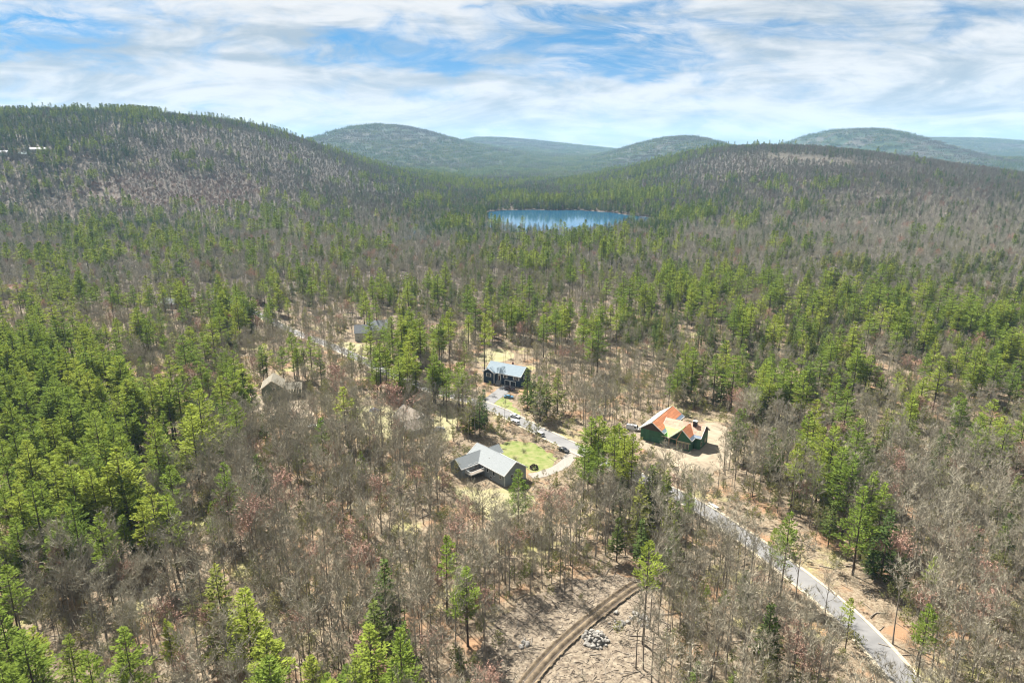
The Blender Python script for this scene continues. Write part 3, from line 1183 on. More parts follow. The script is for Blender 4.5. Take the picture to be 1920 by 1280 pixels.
# --- brown roofed house behind the maples
pp = at(778, 806)
h = site('brown_house', pp.x, pp.y + 4, R(-52), 'low house with broad brown shingle roofs behind red maples', 11.0)
gable(h, -9.5, 4.5, -5.0, 5.0, -0.3, 3.2, 6.6, 'x', siding_pale, shingle_brown, white_trim)
gable(h, 1.0, 8.5, -8.5, -1.5, -0.3, 3.0, 5.4, 'y', siding_pale, shingle_brown, white_trim)
for u in (-7, -4, -1.5):
    window(h, '-y', u, 1.2, 1.0, 1.3, -5.0, 2)
window(h, '-y', 4.7, 1.2, 1.4, 1.3, -8.5, 2)

# --- rust roofed house at the edge of the woods
pp = at(16, 560)
h = site('rust_roofed_house', pp.x, pp.y + 6, R(18), 'house with rust brown gabled roof behind pale bare trees', 13.0)
gable(h, -10, 9, -5, 5, -0.3, 5.5, 10.0, 'x', siding_pale, shingle_rust, white_trim)
gable(h, -3, 4, -8, 0, -0.3, 5.5, 9.0, 'y', siding_pale, shingle_rust, white_trim)
window(h, '-y', 0.5, 2.0, 1.6, 1.6, -8, 2)
for u in (-8, -5.5, 6.5):
    window(h, '-y', u, 2.4, 1.1, 1.5, -5, 2)

pp = at(318, 578)
h = site('white_cottage', pp.x, pp.y + 4, R(-20), 'small white cottage behind the cluster of tall pines', 8.0)
gable(h, -6, 6, -4, 4, -0.3, 4.0, 7.0, 'x', nmat('white_clapboard', (0.66, 0.66, 0.62), None, 1, .8), shingle_slate, white_trim)
for u in (-3, 0, 3):
    window(h, '-y', u, 1.5, 1.0, 1.4, -4, 2)

pp = at(12, 634)
h = site('garden_shed', pp.x, pp.y + 2, R(10), 'low shed with pale flat roof behind the pine stand', 6.0, 'shed')
walls(h, -5, 5, -3, 3, -0.2, 3.0, 3.01, 'x', siding_pale)
slope(h, (-5.4, 3.4, 3.3), (5.4, 3.4, 3.3), (5.4, -3.4, 3.05), (-5.4, -3.4, 3.05), wrap_pale, trim=white_trim, trims='e')

# --- buildings on the hillside
for px_, py_, L_, W_, hz_, lab, rm, nm in ((74, 284, 32, 12, 6, 'long low farm building with white metal roof on the hillside', 'white_metal', 'long_barn'),
                                     (8, 290, 15, 10, 6, 'pale roofed farmhouse on the hillside beyond the long farm building', 'white_metal', 'farmhouse'),
                                     (44, 294, 12, 10, 7, 'teal roofed barn below the long farm building', 'teal_metal', 'small_barn')):
    pp = at(px_, py_)
    if pp is None:
        continue
    rmat = nmat('white_metal', (0.40, 0.40, 0.41), (0.32, 0.33, 0.34), 0.5, 0.6) if rm == 'white_metal' else nmat('teal_metal', (0.10, 0.22, 0.21), (0.13, 0.26, 0.25), 0.5, 0.6)
    h = site(nm, pp.x, pp.y, R(3 if nm != 'small_barn' else 40), lab, L_ * .55, 'barn' if 'barn' in nm else 'house')
    gable(h, -L_ / 2, L_ / 2, -W_ / 2, W_ / 2, -3, hz_ * .62, hz_ + 1, 'x', siding_pale, rmat, None, over=.6)
    for k in range(max(2, int(L_ / 7))):
        window(h, '-y', -L_ / 2 + L_ * (k + .5) / max(2, int(L_ / 7)), 1.2, 1.8, 1.8, -W_ / 2, 2)


# ------------------------------------------------------------------ cars and odds and ends
rubber = nmat('tyre_rubber', (0.02, 0.02, 0.02), None, 2, .9)
rimm = nmat('wheel_rim', (0.45, 0.45, 0.46), None, 2, .35, metal=.8)
lampm = nmat('headlight_glass', (0.7, 0.7, 0.68), None, 2, .15)
tailm = nmat('tail_light', (0.35, 0.02, 0.02), None, 2, .2)


def carpaint(name, c):
    m = nmat(name, c, tuple(.92 * v for v in c), 2, .28, spec=.5)
    m.node_tree.nodes['Principled BSDF'].inputs['Coat Weight'].default_value = .6
    return m


def car(x, y, rz, paint, label, style='suv', name='parked_car', cat='car'):
    r = empty(name, (x, y, tz(x, y) + 0.09), rz, label, cat)
    L_, W_ = (4.7, 1.86) if style != 'pickup' else (5.4, 1.95)
    if style == 'van':
        L_, W_ = 5.6, 2.0
    prof = {'suv': [(-2.3, .38), (-2.32, .95), (-2.15, 1.08), (-1.98, 1.62), (-1.6, 1.72), (.15, 1.70), (.55, 1.62), (1.15, 1.10), (2.15, .98), (2.33, .75), (2.32, .38)],
            'sedan': [(-2.3, .36), (-2.32, .85), (-2.2, .98), (-1.7, 1.02), (-1.05, 1.40), (-.3, 1.45), (.3, 1.40), (1.05, .98), (2.1, .84), (2.32, .66), (2.32, .36)],
            'pickup': [(-2.7, .5), (-2.7, 1.12), (-.75, 1.12), (-.65, 1.75), (-.4, 1.82), (.7, 1.80), (1.35, 1.18), (2.55, 1.08), (2.7, .85), (2.7, .5)],
            'van': [(-2.8, .4), (-2.8, 2.1), (-2.6, 2.3), (1.1, 2.3), (1.5, 2.15), (2.0, 1.25), (2.65, 1.05), (2.8, .8), (2.8, .4)]}[style]
    belt = {'suv': 1.06, 'sedan': .98, 'pickup': 1.15, 'van': 1.3}[style]
    bm = bmesh.new()
    rings = []
    for s, ww in ((-1, 1), (-.86, 1), (.86, 1), (1, 1)):
        ring = []
        for (a, z) in prof:
            k = 1 - .2 * max(0, (z - belt) / .7)
            e = abs(s) == 1
            zz = z - (.05 if e and z > .5 else 0)
            ring.append(bm.verts.new((a * (.985 if e else 1), s * W_ / 2 * k, zz)))
        rings.append(ring)
    for a, b in zip(rings, rings[1:]):
        for i in range(len(prof)):
            j = (i + 1) % len(prof)
            bm.faces.new((a[i], a[j], b[j], b[i]))
    bm.faces.new(rings[0])
    bm.faces.new(list(reversed(rings[-1])))
    bmesh.ops.recalc_face_normals(bm, faces=bm.faces)
    me = bpy.data.meshes.new('body')
    bm.to_mesh(me)
    bm.free()
    me.materials.append(paint)
    me.polygons.foreach_set('use_smooth', [False] * len(me.polygons))
    o = bpy.data.objects.new('body', me)
    COL.objects.link(o)
    o.parent = r

    def side_y(z):
        return W_ / 2 * (1 - .2 * max(0, (z - belt) / .7)) + .012
    wins = {'suv': [(-1.9, -1.0), (-.92, .02), (.1, .85)], 'sedan': [(-1.15, -.15), (-.07, .75)], 'pickup': [(-.55, .05), (.13, 1.0)], 'van': [(.6, 1.55)]}[style]
    top = {'suv': 1.56, 'sedan': 1.33, 'pickup': 1.68, 'van': 2.0}[style]
    for s in (-1, 1):
        for (a0, a1) in wins:
            mb = MB()
            k = .32 if a1 > .7 else .05
            b0 = .12 if a0 < -1.5 or (style == 'sedan' and a0 < -1) else .03
            lo = [(a0, s * side_y(belt + .03), belt + .03), (a1, s * side_y(belt + .03), belt + .03), (a1 - k, s * side_y(top), top), (a0 + b0, s * side_y(top), top)]
            mb.prism(lo if s < 0 else list(reversed(lo)), (0, s * .012, 0))
            mb.build('window', glass, r)
    i0 = max(range(len(prof)), key=lambda i: prof[i][0] if prof[i][1] > belt + .4 else -9)
    (xa, za), (xb, zb) = prof[i0], prof[i0 + 1]
    def quad(name, xa, za, xb, zb, wa, wb, m, nx):
        mb = MB()
        d = Vector((xb - xa, 0, zb - za))
        n = Vector((abs(d.z), 0, abs(d.x))).normalized()
        n.x *= nx
        pts = [Vector((xa, -wa, za)), Vector((xa, wa, za)), Vector((xb, wb, zb)), Vector((xb, -wb, zb))]
        pts = [p + n * .01 for p in pts]
        if (pts[1] - pts[0]).cross(pts[2] - pts[1]).dot(n) < 0:
            pts.reverse()
        mb.prism(pts, n * .012)
        mb.build(name, m, r)
    quad('windscreen', xa + .06 * (xb - xa), za + .06 * (zb - za), xa + .92 * (xb - xa), za + .92 * (zb - za), W_ * .36, W_ * .42, glass, 1)
    if style == 'suv':
        quad('rear_window', -1.99, 1.56, -2.13, 1.14, W_ * .36, W_ * .42, glass, -1)
    if style == 'sedan':
        quad('rear_window', -1.1, 1.37, -1.65, 1.06, W_ * .34, W_ * .4, glass, -1)
    if style == 'pickup':
        mb = MB()
        mb.box(-2.6, -.85, -.78, .78, 1.122, 1.135)
        mb.build('bed', dark_in, r)
    wx = 1.42 if style in ('suv', 'sedan') else 1.72
    for sx in (-1, 1):
        for sy in (-1, 1):
            mb = MB()
            y0, y1 = sy * (W_ / 2 - .22), sy * (W_ / 2 + .02)
            mb.tube([(sx * wx, y0, .34), (sx * wx, y1, .34)], [.34, .34], 14)
            w = mb.build('wheel', rubber, r)
            mb = MB()
            mb.tube([(sx * wx, y1 - sy * .02, .34), (sx * wx, y1 + sy * .012, .34)], [.2, .2], 10)
            mb.build('rim', rimm, w)
    xe = prof[-1][0]
    for sy in (-1, 1):
        mb = MB()
        mb.box(xe - .06, xe + .02, sy * W_ * .36 - .2, sy * W_ * .36 + .2, .72, .86)
        mb.build('headlight', lampm, r)
        mb = MB()
        mb.box(prof[0][0] - .02, prof[0][0] + .05, sy * W_ * .4 - .12, sy * W_ * .4 + .12, .8, 1.0)
        mb.build('tail_light', tailm, r)
    FOOT.append((x, y, 3.2))
    return r


RA = math.atan2(-19.0, 14.0)
white_p, silver_p = carpaint('white_car_paint', (.80, .80, .80)), carpaint('silver_car_paint', (.42, .43, .45))
black_p, blue_p = carpaint('black_car_paint', (.022, .018, .018)), carpaint('blue_car_paint', (.05, .20, .34))
dark_p, grey_p = carpaint('maroon_truck_paint', (.06, .015, .018)), carpaint('grey_car_paint', (.16, .17, .18))


def on_px(px_, py_):
    p = at(px_, py_)
    return p.x, p.y


x_, y_ = on_px(966, 794)
car(x_, y_, RA + math.pi, white_p, 'white SUV parked on the road shoulder facing the navy house', 'suv')
x_, y_ = on_px(966, 783)
car(x_, y_ + .5, RA + R(20), white_p, 'white car pulled onto the verge behind the white SUV', 'sedan')
x_, y_ = on_px(1012, 816)
car(x_, y_, RA + math.pi, silver_p, 'silver car parked on the road opposite the green lawn', 'suv')
x_, y_ = on_px(1057, 846)
car(x_, y_, RA + R(8), black_p, 'black car parked on the road at the end of the green lawn', 'sedan')
x_, y_ = on_px(954, 746)
car(x_, y_, R(-10), blue_p, 'blue car parked at the edge of the navy house driveway', 'sedan')
x_, y_ = on_px(956, 731)
car(x_, y_, R(-35), dark_p, 'dark maroon pickup in front of the garage doors', 'pickup', 'pickup_truck', 'truck')
x_, y_ = on_px(1187, 806)
car(x_, y_, R(-25), white_p, 'white cargo van beside the unfinished house', 'van', 'cargo_van', 'van')
x_, y_ = on_px(822, 808)
car(x_, y_, R(25), grey_p, 'dark grey pickup beside the brown roofed house', 'pickup', 'pickup_truck', 'truck')
x_, y_ = on_px(588, 802)
car(x_, y_, R(20), white_p, 'white car half hidden among bare trees in the clearing', 'sedan')
x_, y_ = on_px(604, 797)
car(x_, y_ + 1, R(25), grey_p, 'grey SUV half hidden among bare trees in the clearing', 'suv')

# a heap under a blue tarpaulin
p0 = at(702, 770)
mb = MB()
nn = 14
for i in range(nn):
    for j in range(nn):
        def hp(a, b):
            u_, v_ = a / nn * 2 - 1, b / nn * 2 - 1
            zz = 1.1 * max(0, 1 - abs(u_) ** 3) * max(0, 1 - abs(v_) ** 3) * (.75 + .5 * float(vnoise(a * .5, b * .5, 4)))
            return (p0.x + u_ * 2.2, p0.y + v_ * 1.5, p0.z + .03 + zz)
        mb.face([hp(i, j), hp(i + 1, j), hp(i + 1, j + 1), hp(i, j + 1)])
o = mb.build('tarpaulin_heap', nmat('blue_tarpaulin', (.06, .16, .38), (.05, .12, .3), 1.5, .5), smooth=True)
tag(o, 'blue tarpaulin over a low heap in the dry yard', 'tarpaulin')
# stack of pale boards on the verge
p0 = at(1331, 948)
h = empty('board_stack', (p0.x + 1, p0.y, p0.z + .02), R(-65), 'small stack of pale boards lying on the road verge', 'lumber')
for k in range(4):
    for q in range(3):
        mb = MB()
        mb.box(-2.0 + .1 * q, 2.0 + .1 * q, -.6 + k * .3, -.6 + k * .3 + .27, .02 + q * .14, .02 + q * .14 + .12)
        mb.build('board', nmat('pale_boards', (.66, .62, .56), None, 2, .8, vary=.1), h)
FOOT.append((p0.x + 1, p0.y, 2.5))

# ------------------------------------------------------------------ boulders
rock_m = nmat('granite_boulder', (0.33, 0.31, 0.28), (0.18, 0.165, 0.145), 1.6, 0.9, 0.05, detail=8, vary=.22)


def rock_mesh(seed):
    rng = random.Random(seed)
    bm = bmesh.new()
    bmesh.ops.create_icosphere(bm, subdivisions=2, radius=1)
    cuts = [(Vector((rng.gauss(0, 1), rng.gauss(0, 1), rng.gauss(0, 1))).normalized(), rng.uniform(.55, .85)) for _ in range(9)]
    for v in bm.verts:
        for n, d in cuts:
            e = v.co.dot(n) - d
            if e > 0:
                v.co -= n * e * .85
        v.co *= 1 + rng.uniform(-.04, .04)
        v.co.z *= .78
    me = bpy.data.meshes.new('boulder')
    bm.to_mesh(me)
    bm.free()
    me.materials.append(rock_m)
    return me


RM = [rock_mesh(s) for s in range(6)]
rng = random.Random(5)


def boulder(x, y, z, r, label, group):
    o = bpy.data.objects.new('boulder', RM[rng.randrange(6)])
    COL.objects.link(o)
    o.location = (x, y, z)
    o.scale = (r * rng.uniform(.85, 1.25), r * rng.uniform(.85, 1.2), r * rng.uniform(.8, 1.05))
    o.rotation_euler = (rng.uniform(-.4, .4), rng.uniform(-.4, .4), rng.uniform(0, 6.3))
    tag(o, label, 'boulder', group)


c0 = at(1117, 1200)
placed = []
for layer, (n, rad, zz) in enumerate(((34, 3.0, .28), (14, 1.7, .95), (5, .8, 1.5))):
    for k in range(n):
        for _ in range(30):
            a, d = rng.uniform(0, 6.3), rad * math.sqrt(rng.random())
            x_, y_ = c0.x + d * math.cos(a) * 1.0, c0.y + d * math.sin(a) * 1.05
            if all(math.hypot(x_ - q[0], y_ - q[1]) > .72 or q[2] != layer for q in placed):
                break
        placed.append((x_, y_, layer))
        boulder(x_, y_, tz(x_, y_) + zz, rng.uniform(.42, .8), 'pale granite boulder in the heap beside the muddy track', 'boulders heaped beside the track')
FOOT.append((c0.x, c0.y, 4.5))
for (px_, py_, n, sp, lab, grp) in ((1195, 1160, 22, 3.6, 'grey boulder lying among slim trunks beyond the boulder heap', 'boulders among the trunks'),
                                    (1160, 1172, 8, 2.2, 'brown stained boulder between the heap and the slim trunks', 'boulders between the heaps'),
                                    (982, 1205, 6, 1.6, 'lone pale boulder on the churned soil across the track', 'boulders across the track'),
                                    (1275, 985, 3, 1.2, 'pale boulder on the road verge under the pines', 'boulders on the verge')):
    c1 = at(px_, py_)
    for k in range(n):
        x_, y_ = c1.x + rng.gauss(0, sp * .5), c1.y + rng.gauss(0, sp * .45)
        boulder(x_, y_, tz(x_, y_) + .2, rng.uniform(.3, .85), lab, grp)

# ------------------------------------------------------------------ tree kinds
bark_pine = nmat('pine_bark', (0.075, 0.055, 0.042), (0.12, 0.09, 0.07), 2.0, 0.95, stretch=(1, 1, .2))
bark_grey = nmat('hardwood_bark', (0.19, 0.162, 0.132), (0.31, 0.272, 0.225), 1.5, 0.95, vary=.3, stretch=(1, 1, .3))
twig_grey = nmat('hardwood_twigs', (0.32, 0.285, 0.208), (0.40, 0.365, 0.275), 0.8, 0.95, vary=.28)
twig_mid = nmat('grey_hardwood_twigs', (0.36, 0.335, 0.26), (0.45, 0.42, 0.335), 0.8, 0.95, vary=.28)
twig_far = nmat('shade_tinted_hardwood_twigs', (0.19, 0.174, 0.14), (0.255, 0.235, 0.19), 0.8, 0.95, vary=.3)  # far twigs darker: self-shadow the broad slivers lack is put into the colour
twig_red_far = nmat('shade_tinted_budding_twigs', (0.25, 0.165, 0.13), (0.21, 0.15, 0.12), 0.8, 0.95, vary=.25)  # red hill twigs, with the same self-shadow painted into the colour
twig_red = nmat('red_budded_twigs', (0.43, 0.25, 0.185), (0.37, 0.24, 0.18), 0.8, 0.95, vary=.2)
twig_green = leafmat('opening_leaves', (0.17, 0.19, 0.07), (0.21, 0.22, 0.085), (0.25, 0.235, 0.10), 0.35)
needle_pine = leafmat('white_pine_needles', (0.14, 0.205, 0.04), (0.205, 0.275, 0.047), (0.295, 0.345, 0.058), 0.22)
needle_dark = leafmat('hemlock_needles', (0.075, 0.115, 0.035), (0.12, 0.155, 0.042), (0.22, 0.235, 0.06), 0.2)
needle_spruce = leafmat('spruce_needles', (0.05, 0.095, 0.045), (0.07, 0.12, 0.052), (0.10, 0.145, 0.055), 0.3)


def kite(mb, p, d, s, L_, w, mi=0, mid=.6):
    m = p + d * (L_ * mid)
    mb.face([p, m + s * (w / 2), p + d * L_, m - s * (w / 2)], mi)


def sliver(mb, a, b, w, rng, mi=0):
    d = (b - a)
    s = d.cross(Vector((rng.gauss(0, 1), rng.gauss(0, 1), rng.gauss(0, .4))))
    if s.length < 1e-4:
        s = Vector((1, 0, 0))
    s = s.normalized() * (w / 2)
    mb.face([a - s, a + s, b], mi)


UP = Vector((0, 0, 1))


def stem(H_, r0, rng, lean=.02, sides=6, r1=.02):
    mb = MB()
    pts, rad = [], []
    lx, ly = rng.uniform(-lean, lean), rng.uniform(-lean, lean)
    n = 6
    for k in range(n + 1):
        t = k / n
        pts.append((lx * H_ * t + .12 * math.sin(3 * t + lx * 90), ly * H_ * t + .12 * math.sin(2.3 * t + ly * 70), -0.5 + (H_ + .5) * t))
        rad.append(r0 * (1 - t) ** .8 + r1 + (.25 * r0 if k == 0 else 0))
    mb.tube(pts, rad, sides)
    f = lambda z: Vector((lx * z + .12 * math.sin(3 * z / H_ + lx * 90), ly * z + .12 * math.sin(2.3 * z / H_ + ly * 70), z))
    return mb, f


def pine(seed, H_=24., cb=.42, rmax=4.2, tufts=1.0, bs=1.0):
    """eastern white pine: whorls of upswept plumed branches, bare dark trunk below"""
    rng = random.Random(seed)
    tr, ax = stem(H_ * .97, .30 * H_ / 24, rng, .025)
    mb = MB()
    zb = H_ * cb
    z = zb
    lobes = [(rng.uniform(0, 6.3), rng.uniform(.6, 1.15)) for _ in range(4)]
    while z < H_ - .5:
        t = (z - zb) / (H_ - zb)
        prof = (1.02 - t) ** .85 * min(1, .5 + t * 2.6)
        nb = rng.choice((4, 5, 5, 6)) if t < .85 else 4
        a0 = rng.uniform(0, 6.3)
        for k in range(nb):
            if rng.random() < .10:
                continue
            az = a0 + 6.283 * k / nb + rng.uniform(-.35, .35)
            lob = 1 + .25 * sum(w * math.cos(az - p) for p, w in lobes) / 2
            ln = max(.32, rmax * prof * lob * rng.uniform(.62, 1.15))
            el = R(-2 + 42 * t ** 1.3 + rng.uniform(-9, 9))
            o = ax(z)
            h_ = Vector((math.cos(az), math.sin(az), 0))
            side = Vector((-math.sin(az), math.cos(az), 0))
            tip = o + h_ * ln * math.cos(el) + UP * (ln * math.sin(el) + .10 * ln)
            sliver(tr, o, tip, .11, rng)
            n = max(4, int(ln / .30 * tufts))
            for q in range(n):
                f = .22 + .80 * ((q + rng.random() * .8) / n) ** .85
                # each branch is a flat fan: side shoots widest past the middle
                wid = .42 * ln * math.sin(min(1, max(0, f)) * 2.6) * .75
                for sgn in (-1, 1, rng.choice((-.3, 0, .3))):
                    lat = wid * sgn * rng.uniform(.15, 1.0)
                    p = o + h_ * (ln * f * math.cos(el)) + side * lat + UP * (ln * f * math.sin(el) + .10 * ln * f * f + rng.uniform(-.05, .22))
                    lift = rng.uniform(.05, .6)
                    d = (h_ * rng.uniform(.5, 1) + side * sgn * rng.uniform(.2, .9) + UP * lift).normalized()
                    L_ = rng.uniform(.5, .95) * (1.0 if f < .8 else .85) * bs
                    s = d.cross(UP + Vector((rng.uniform(-.6, .6), rng.uniform(-.6, .6), 0))).normalized()
                    kite(mb, p, d, s, L_, L_ * rng.uniform(.36, .55))
        z += rng.uniform(.85, 1.5) * (1 if t < .8 else .7)
    o = ax(H_ * .96)
    for k in range(7):
        a = rng.uniform(0, 6.3)
        d = (Vector((math.cos(a), math.sin(a), 0)) * .45 + UP).normalized()
        kite(mb, o - UP * .4, d, d.cross(Vector((0, 1, .2))).normalized(), .9, .24)
    # dead lower stubs
    for k in range(12):
        zz = rng.uniform(H_ * .15, zb)
        a = rng.uniform(0, 6.3)
        p = ax(zz)
        sliver(tr, p, p + Vector((math.cos(a), math.sin(a), .1)) * rng.uniform(.6, 1.8), .06, rng)
    return tr, mb


def cone_tree(seed, H_=17., cb=.1, rmax=2.7, droop=-12, dens=1.0, power=.85, bs=1.0):
    """hemlock or spruce: a dense tapering cone of short sprays"""
    rng = random.Random(seed)
    tr, ax = stem(H_ * .98, .20 * H_ / 17, rng, .02)
    mb = MB()
    zb = H_ * cb
    z = zb
    while z < H_ - .25:
        t = (z - zb) / (H_ - zb)
        prof = (1 - t) ** power * min(1, .55 + t * 3)
        nb = max(4, int(7 * (1 - .4 * t)))
        a0 = rng.uniform(0, 6.3)
        for k in range(nb):
            if rng.random() < .08:
                continue
            az = a0 + 6.283 * k / nb + rng.uniform(-.4, .4)
            ln = max(.3, rmax * prof * rng.uniform(.55, 1.2))
            el = R(droop + 40 * t ** 2 + rng.uniform(-8, 8))
            o = ax(z)
            h_ = Vector((math.cos(az), math.sin(az), 0))
            side = Vector((-math.sin(az), math.cos(az), 0))
            n = max(2, int(ln / .34 * dens))
            for q in range(n):
                f = .25 + .78 * (q + rng.random() * .8) / n
                p = o + h_ * (ln * f * math.cos(el)) + UP * (ln * f * math.sin(el))
                for sgn in (-1, 1):
                    d = (h_ * rng.uniform(.5, 1) + side * sgn * rng.uniform(.3, 1.0) + UP * rng.uniform(-.2, .45)).normalized()
                    L_ = rng.uniform(.4, .8) * bs
                    s = d.cross(UP + Vector((rng.uniform(-.7, .7), rng.uniform(-.7, .7), 0))).normalized()
                    kite(mb, p, d, s, L_, L_ * rng.uniform(.45, .7))
        z += rng.uniform(.38, .62) * (.6 + .4 * bs)
    o = ax(H_ * .96)
    kite(mb, o - UP * .4, UP, Vector((1, 0, 0)), 1.3, .3)
    kite(mb, o - UP * .4, UP, Vector((0, 1, 0)), 1.3, .3)
    return tr, mb


def hardwood(seed, H_=16., cb=.45, spread=2.6, nlimb=9, twigs=7, leaf=0.0, tw=.07, sub=6):
    """leafless forest maple or birch: slim trunk, rising limbs, a haze of fine twigs"""
    rng = random.Random(seed)
    tr, ax = stem(H_ * .9, .125 * H_ / 16, rng, .045, 5, .015)
    mb = MB()

    def limb(o, d, ln, w, lev):
        q = o + d * ln
        mid = o + d * (ln * .5) + Vector((rng.gauss(0, .06), rng.gauss(0, .06), .05)) * ln
        tgt = tr if lev < 1 else mb
        if lev < 1:
            tr.tube([o, mid, q], [w * .5, w * .38, w * .2], 4, cap=False)
        else:
            sliver(mb, o, q, w, rng)
        if lev >= 2:
            if leaf and rng.random() < leaf:
                for _ in range(2):
                    p = o + (q - o) * rng.uniform(.3, 1)
                    a = Vector((rng.gauss(0, 1), rng.gauss(0, 1), rng.gauss(0, .6))).normalized()
                    s = a.cross(Vector((rng.gauss(0, 1), rng.gauss(0, 1), 1))).normalized()
                    kite(mb, p, a, s, rng.uniform(.22, .42), rng.uniform(.14, .26), 1)
            return
        n = {0: sub, 1: twigs}[lev]
        for k in range(n):
            f = rng.uniform(.25, 1.0)
            p = o + (mid - o) * (f * 2) if f < .5 else mid + (q - mid) * (f * 2 - 1)
            r_ = Vector((rng.gauss(0, 1), rng.gauss(0, 1), rng.gauss(.35, .6))).normalized()
            nd = (d * .75 + r_ * .8 + UP * .15).normalized()
            limb(p, nd, ln * rng.uniform(.38, .68), w * (.45 if lev == 0 else .6) if lev == 0 else tw * rng.uniform(.6, 1.2), lev + 1)
    for k in range(nlimb):
        f = cb + (1 - cb) * (k + rng.random() * .8) / nlimb
        az = k * 2.4 + rng.uniform(-.5, .5)
        tilt = R(rng.uniform(24, 56) * (1.1 - .5 * f))
        d = (Vector((math.cos(az), math.sin(az), 0)) * math.sin(tilt) + UP * math.cos(tilt)).normalized()
        limb(ax(H_ * .9 * f), d, spread * rng.uniform(.7, 1.25) * (1.35 - .65 * f) * 1.25, .11 * (1.3 - f), 0)
    return tr, mb


def shrub(seed, H_=2.6, n=60):
    rng = random.Random(seed)
    mb = MB()
    for k in range(n):
        a = rng.uniform(0, 6.3)
        o = Vector((rng.gauss(0, .5), rng.gauss(0, .5), 0))
        d = (Vector((math.cos(a), math.sin(a), 0)) * rng.uniform(.1, .9) + UP).normalized()
        q = o + d * H_ * rng.uniform(.4, 1)
        sliver(mb, o, q, .05, rng)
        for _ in range(4):
            p = o + (q - o) * rng.uniform(.4, 1)
            sliver(mb, p, p + (d + Vector((rng.gauss(0, .6), rng.gauss(0, .6), rng.gauss(.2, .4)))) * rng.uniform(.3, .8), .03, rng)
    return mb


KIND = {}


def add_kind(key, makers, wood, leafy, lo=0):
    out = []
    for i, (tr, cr) in enumerate(makers):
        out.append((tr.mesh(key + '_trunk', wood), cr.mesh(key + '_crown', leafy)))
    KIND[key] = out


PV = ((.24, 6.0), (.36, 5.6), (.46, 5.2), (.30, 6.6), (.56, 4.8), (.20, 5.6), (.40, 6.2))
HV = ((.10, 4.1), (.2, 3.6), (.06, 4.4), (.25, 3.2))
SV = ((.1, 3.4), (.18, 3.0), (.08, 3.7))
BV = ((.45, 3.0, 10), (.36, 3.4, 11), (.55, 2.7, 9), (.5, 2.4, 9), (.33, 3.8, 10), (.6, 3.0, 9), (.42, 2.2, 9))
add_kind('white_pine', [pine(11 + s, 24, c, r, 1.3) for s, (c, r) in enumerate(PV)], bark_pine, needle_pine)
add_kind('hemlock', [cone_tree(40 + s, 16, c, r, -10) for s, (c, r) in enumerate(HV)], bark_pine, needle_dark)
add_kind('spruce', [cone_tree(60 + s, 17, c, r, -18, 1.0, 1.0) for s, (c, r) in enumerate(SV)], bark_pine, needle_spruce)
add_kind('bare_tree', [hardwood(80 + s, 16, c, sp, nl, 11) for s, (c, sp, nl) in enumerate(BV)], bark_grey, twig_grey)
add_kind('red_maple', [hardwood(120 + s, 14, .42, 3.6, 11, 10, .5, .07) for s in range(3)], bark_grey, [twig_red, twig_red])
add_kind('leafing_tree', [hardwood(140 + s, 11, .25, 2.3, 10, 7, .9, .06) for s in range(4)], bark_grey, [twig_grey, twig_green])
# the same trees with fewer, broader sprays for the far woods
add_kind('white_pine_far', [pine(11 + s, 24, c, r, .38, 1.6) for s, (c, r) in enumerate(PV)], bark_pine, needle_pine)
add_kind('hemlock_far', [cone_tree(40 + s, 16, c, r, -10, .6, .85, 1.6) for s, (c, r) in enumerate(HV)], bark_pine, needle_dark)
add_kind('spruce_far', [cone_tree(60 + s, 17, c, r, -18, .6, 1.0, 1.6) for s, (c, r) in enumerate(SV)], bark_pine, needle_spruce)
add_kind('bare_tree_far', [hardwood(80 + s, 16, c, sp, nl, 7, 0, .19, 5) for s, (c, sp, nl) in enumerate(BV)], bark_grey, twig_mid)
add_kind('red_maple_far', [hardwood(120 + s, 14, .42, 3.6, 11, 5, .3, .16, 5) for s in range(3)], bark_grey, [twig_red, twig_red])
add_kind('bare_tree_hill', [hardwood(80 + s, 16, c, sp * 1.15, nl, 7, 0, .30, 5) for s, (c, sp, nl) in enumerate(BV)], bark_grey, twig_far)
add_kind('red_maple_hill', [hardwood(120 + s, 14, .42, 3.8, 11, 7, .3, .28, 5) for s in range(3)], bark_grey, [twig_red_far, twig_red_far])
add_kind('leafing_tree_far', [hardwood(140 + s, 11, .25, 2.3, 10, 4, .9, .14, 5) for s in range(4)], bark_grey, [twig_grey, twig_green])

# ------------------------------------------------------------------ where the trees stand
# share of evergreens (0-9), cell by cell, 80 x 40 pixels of the photograph, from y = 200 down
GREEN = """
999966535555555555555555
985311233335555555555555
443231124777777721111111
442000223666667644432323
342122233467888765422222
457754333465555844543223
455555333456664444444333
455545544457776555555444
223344555556655555655555
232355254444334555555555
432453322444333445444445
884223312454243344333334
999342112341242233323333
999664111241232122322333
999865100131213101334222
999874001130025101243333
999873101111015520254333
999843112110025442243213
888645112111143442155211
788535111111112322245311
767523211121112322345311
645413211121112111234211
623213113111101111223112
511113113100000022111112
632112113200000113101231
853101112200000123212312
874200000110000133333222
""".split()
GREEN = np.array([[int(c) for c in r] for r in GREEN], float) / 9.0


def green_share(px_, py_):
    gx = np.clip(px_ / 80 - .5, 0, 22.999)
    gy = np.clip((py_ - 200) / 40 - .5, 0, 25.999)
    i, j = gx.astype(int), gy.astype(int)
    fx, fy = gx - i, gy - j
    g = GREEN
    return (g[j, i] * (1 - fx) + g[j, i + 1] * fx) * (1 - fy) + (g[j + 1, i] * (1 - fx) + g[j + 1, i + 1] * fx) * fy


NR = np.random.RandomState(3)
FT = np.array(FOOT)


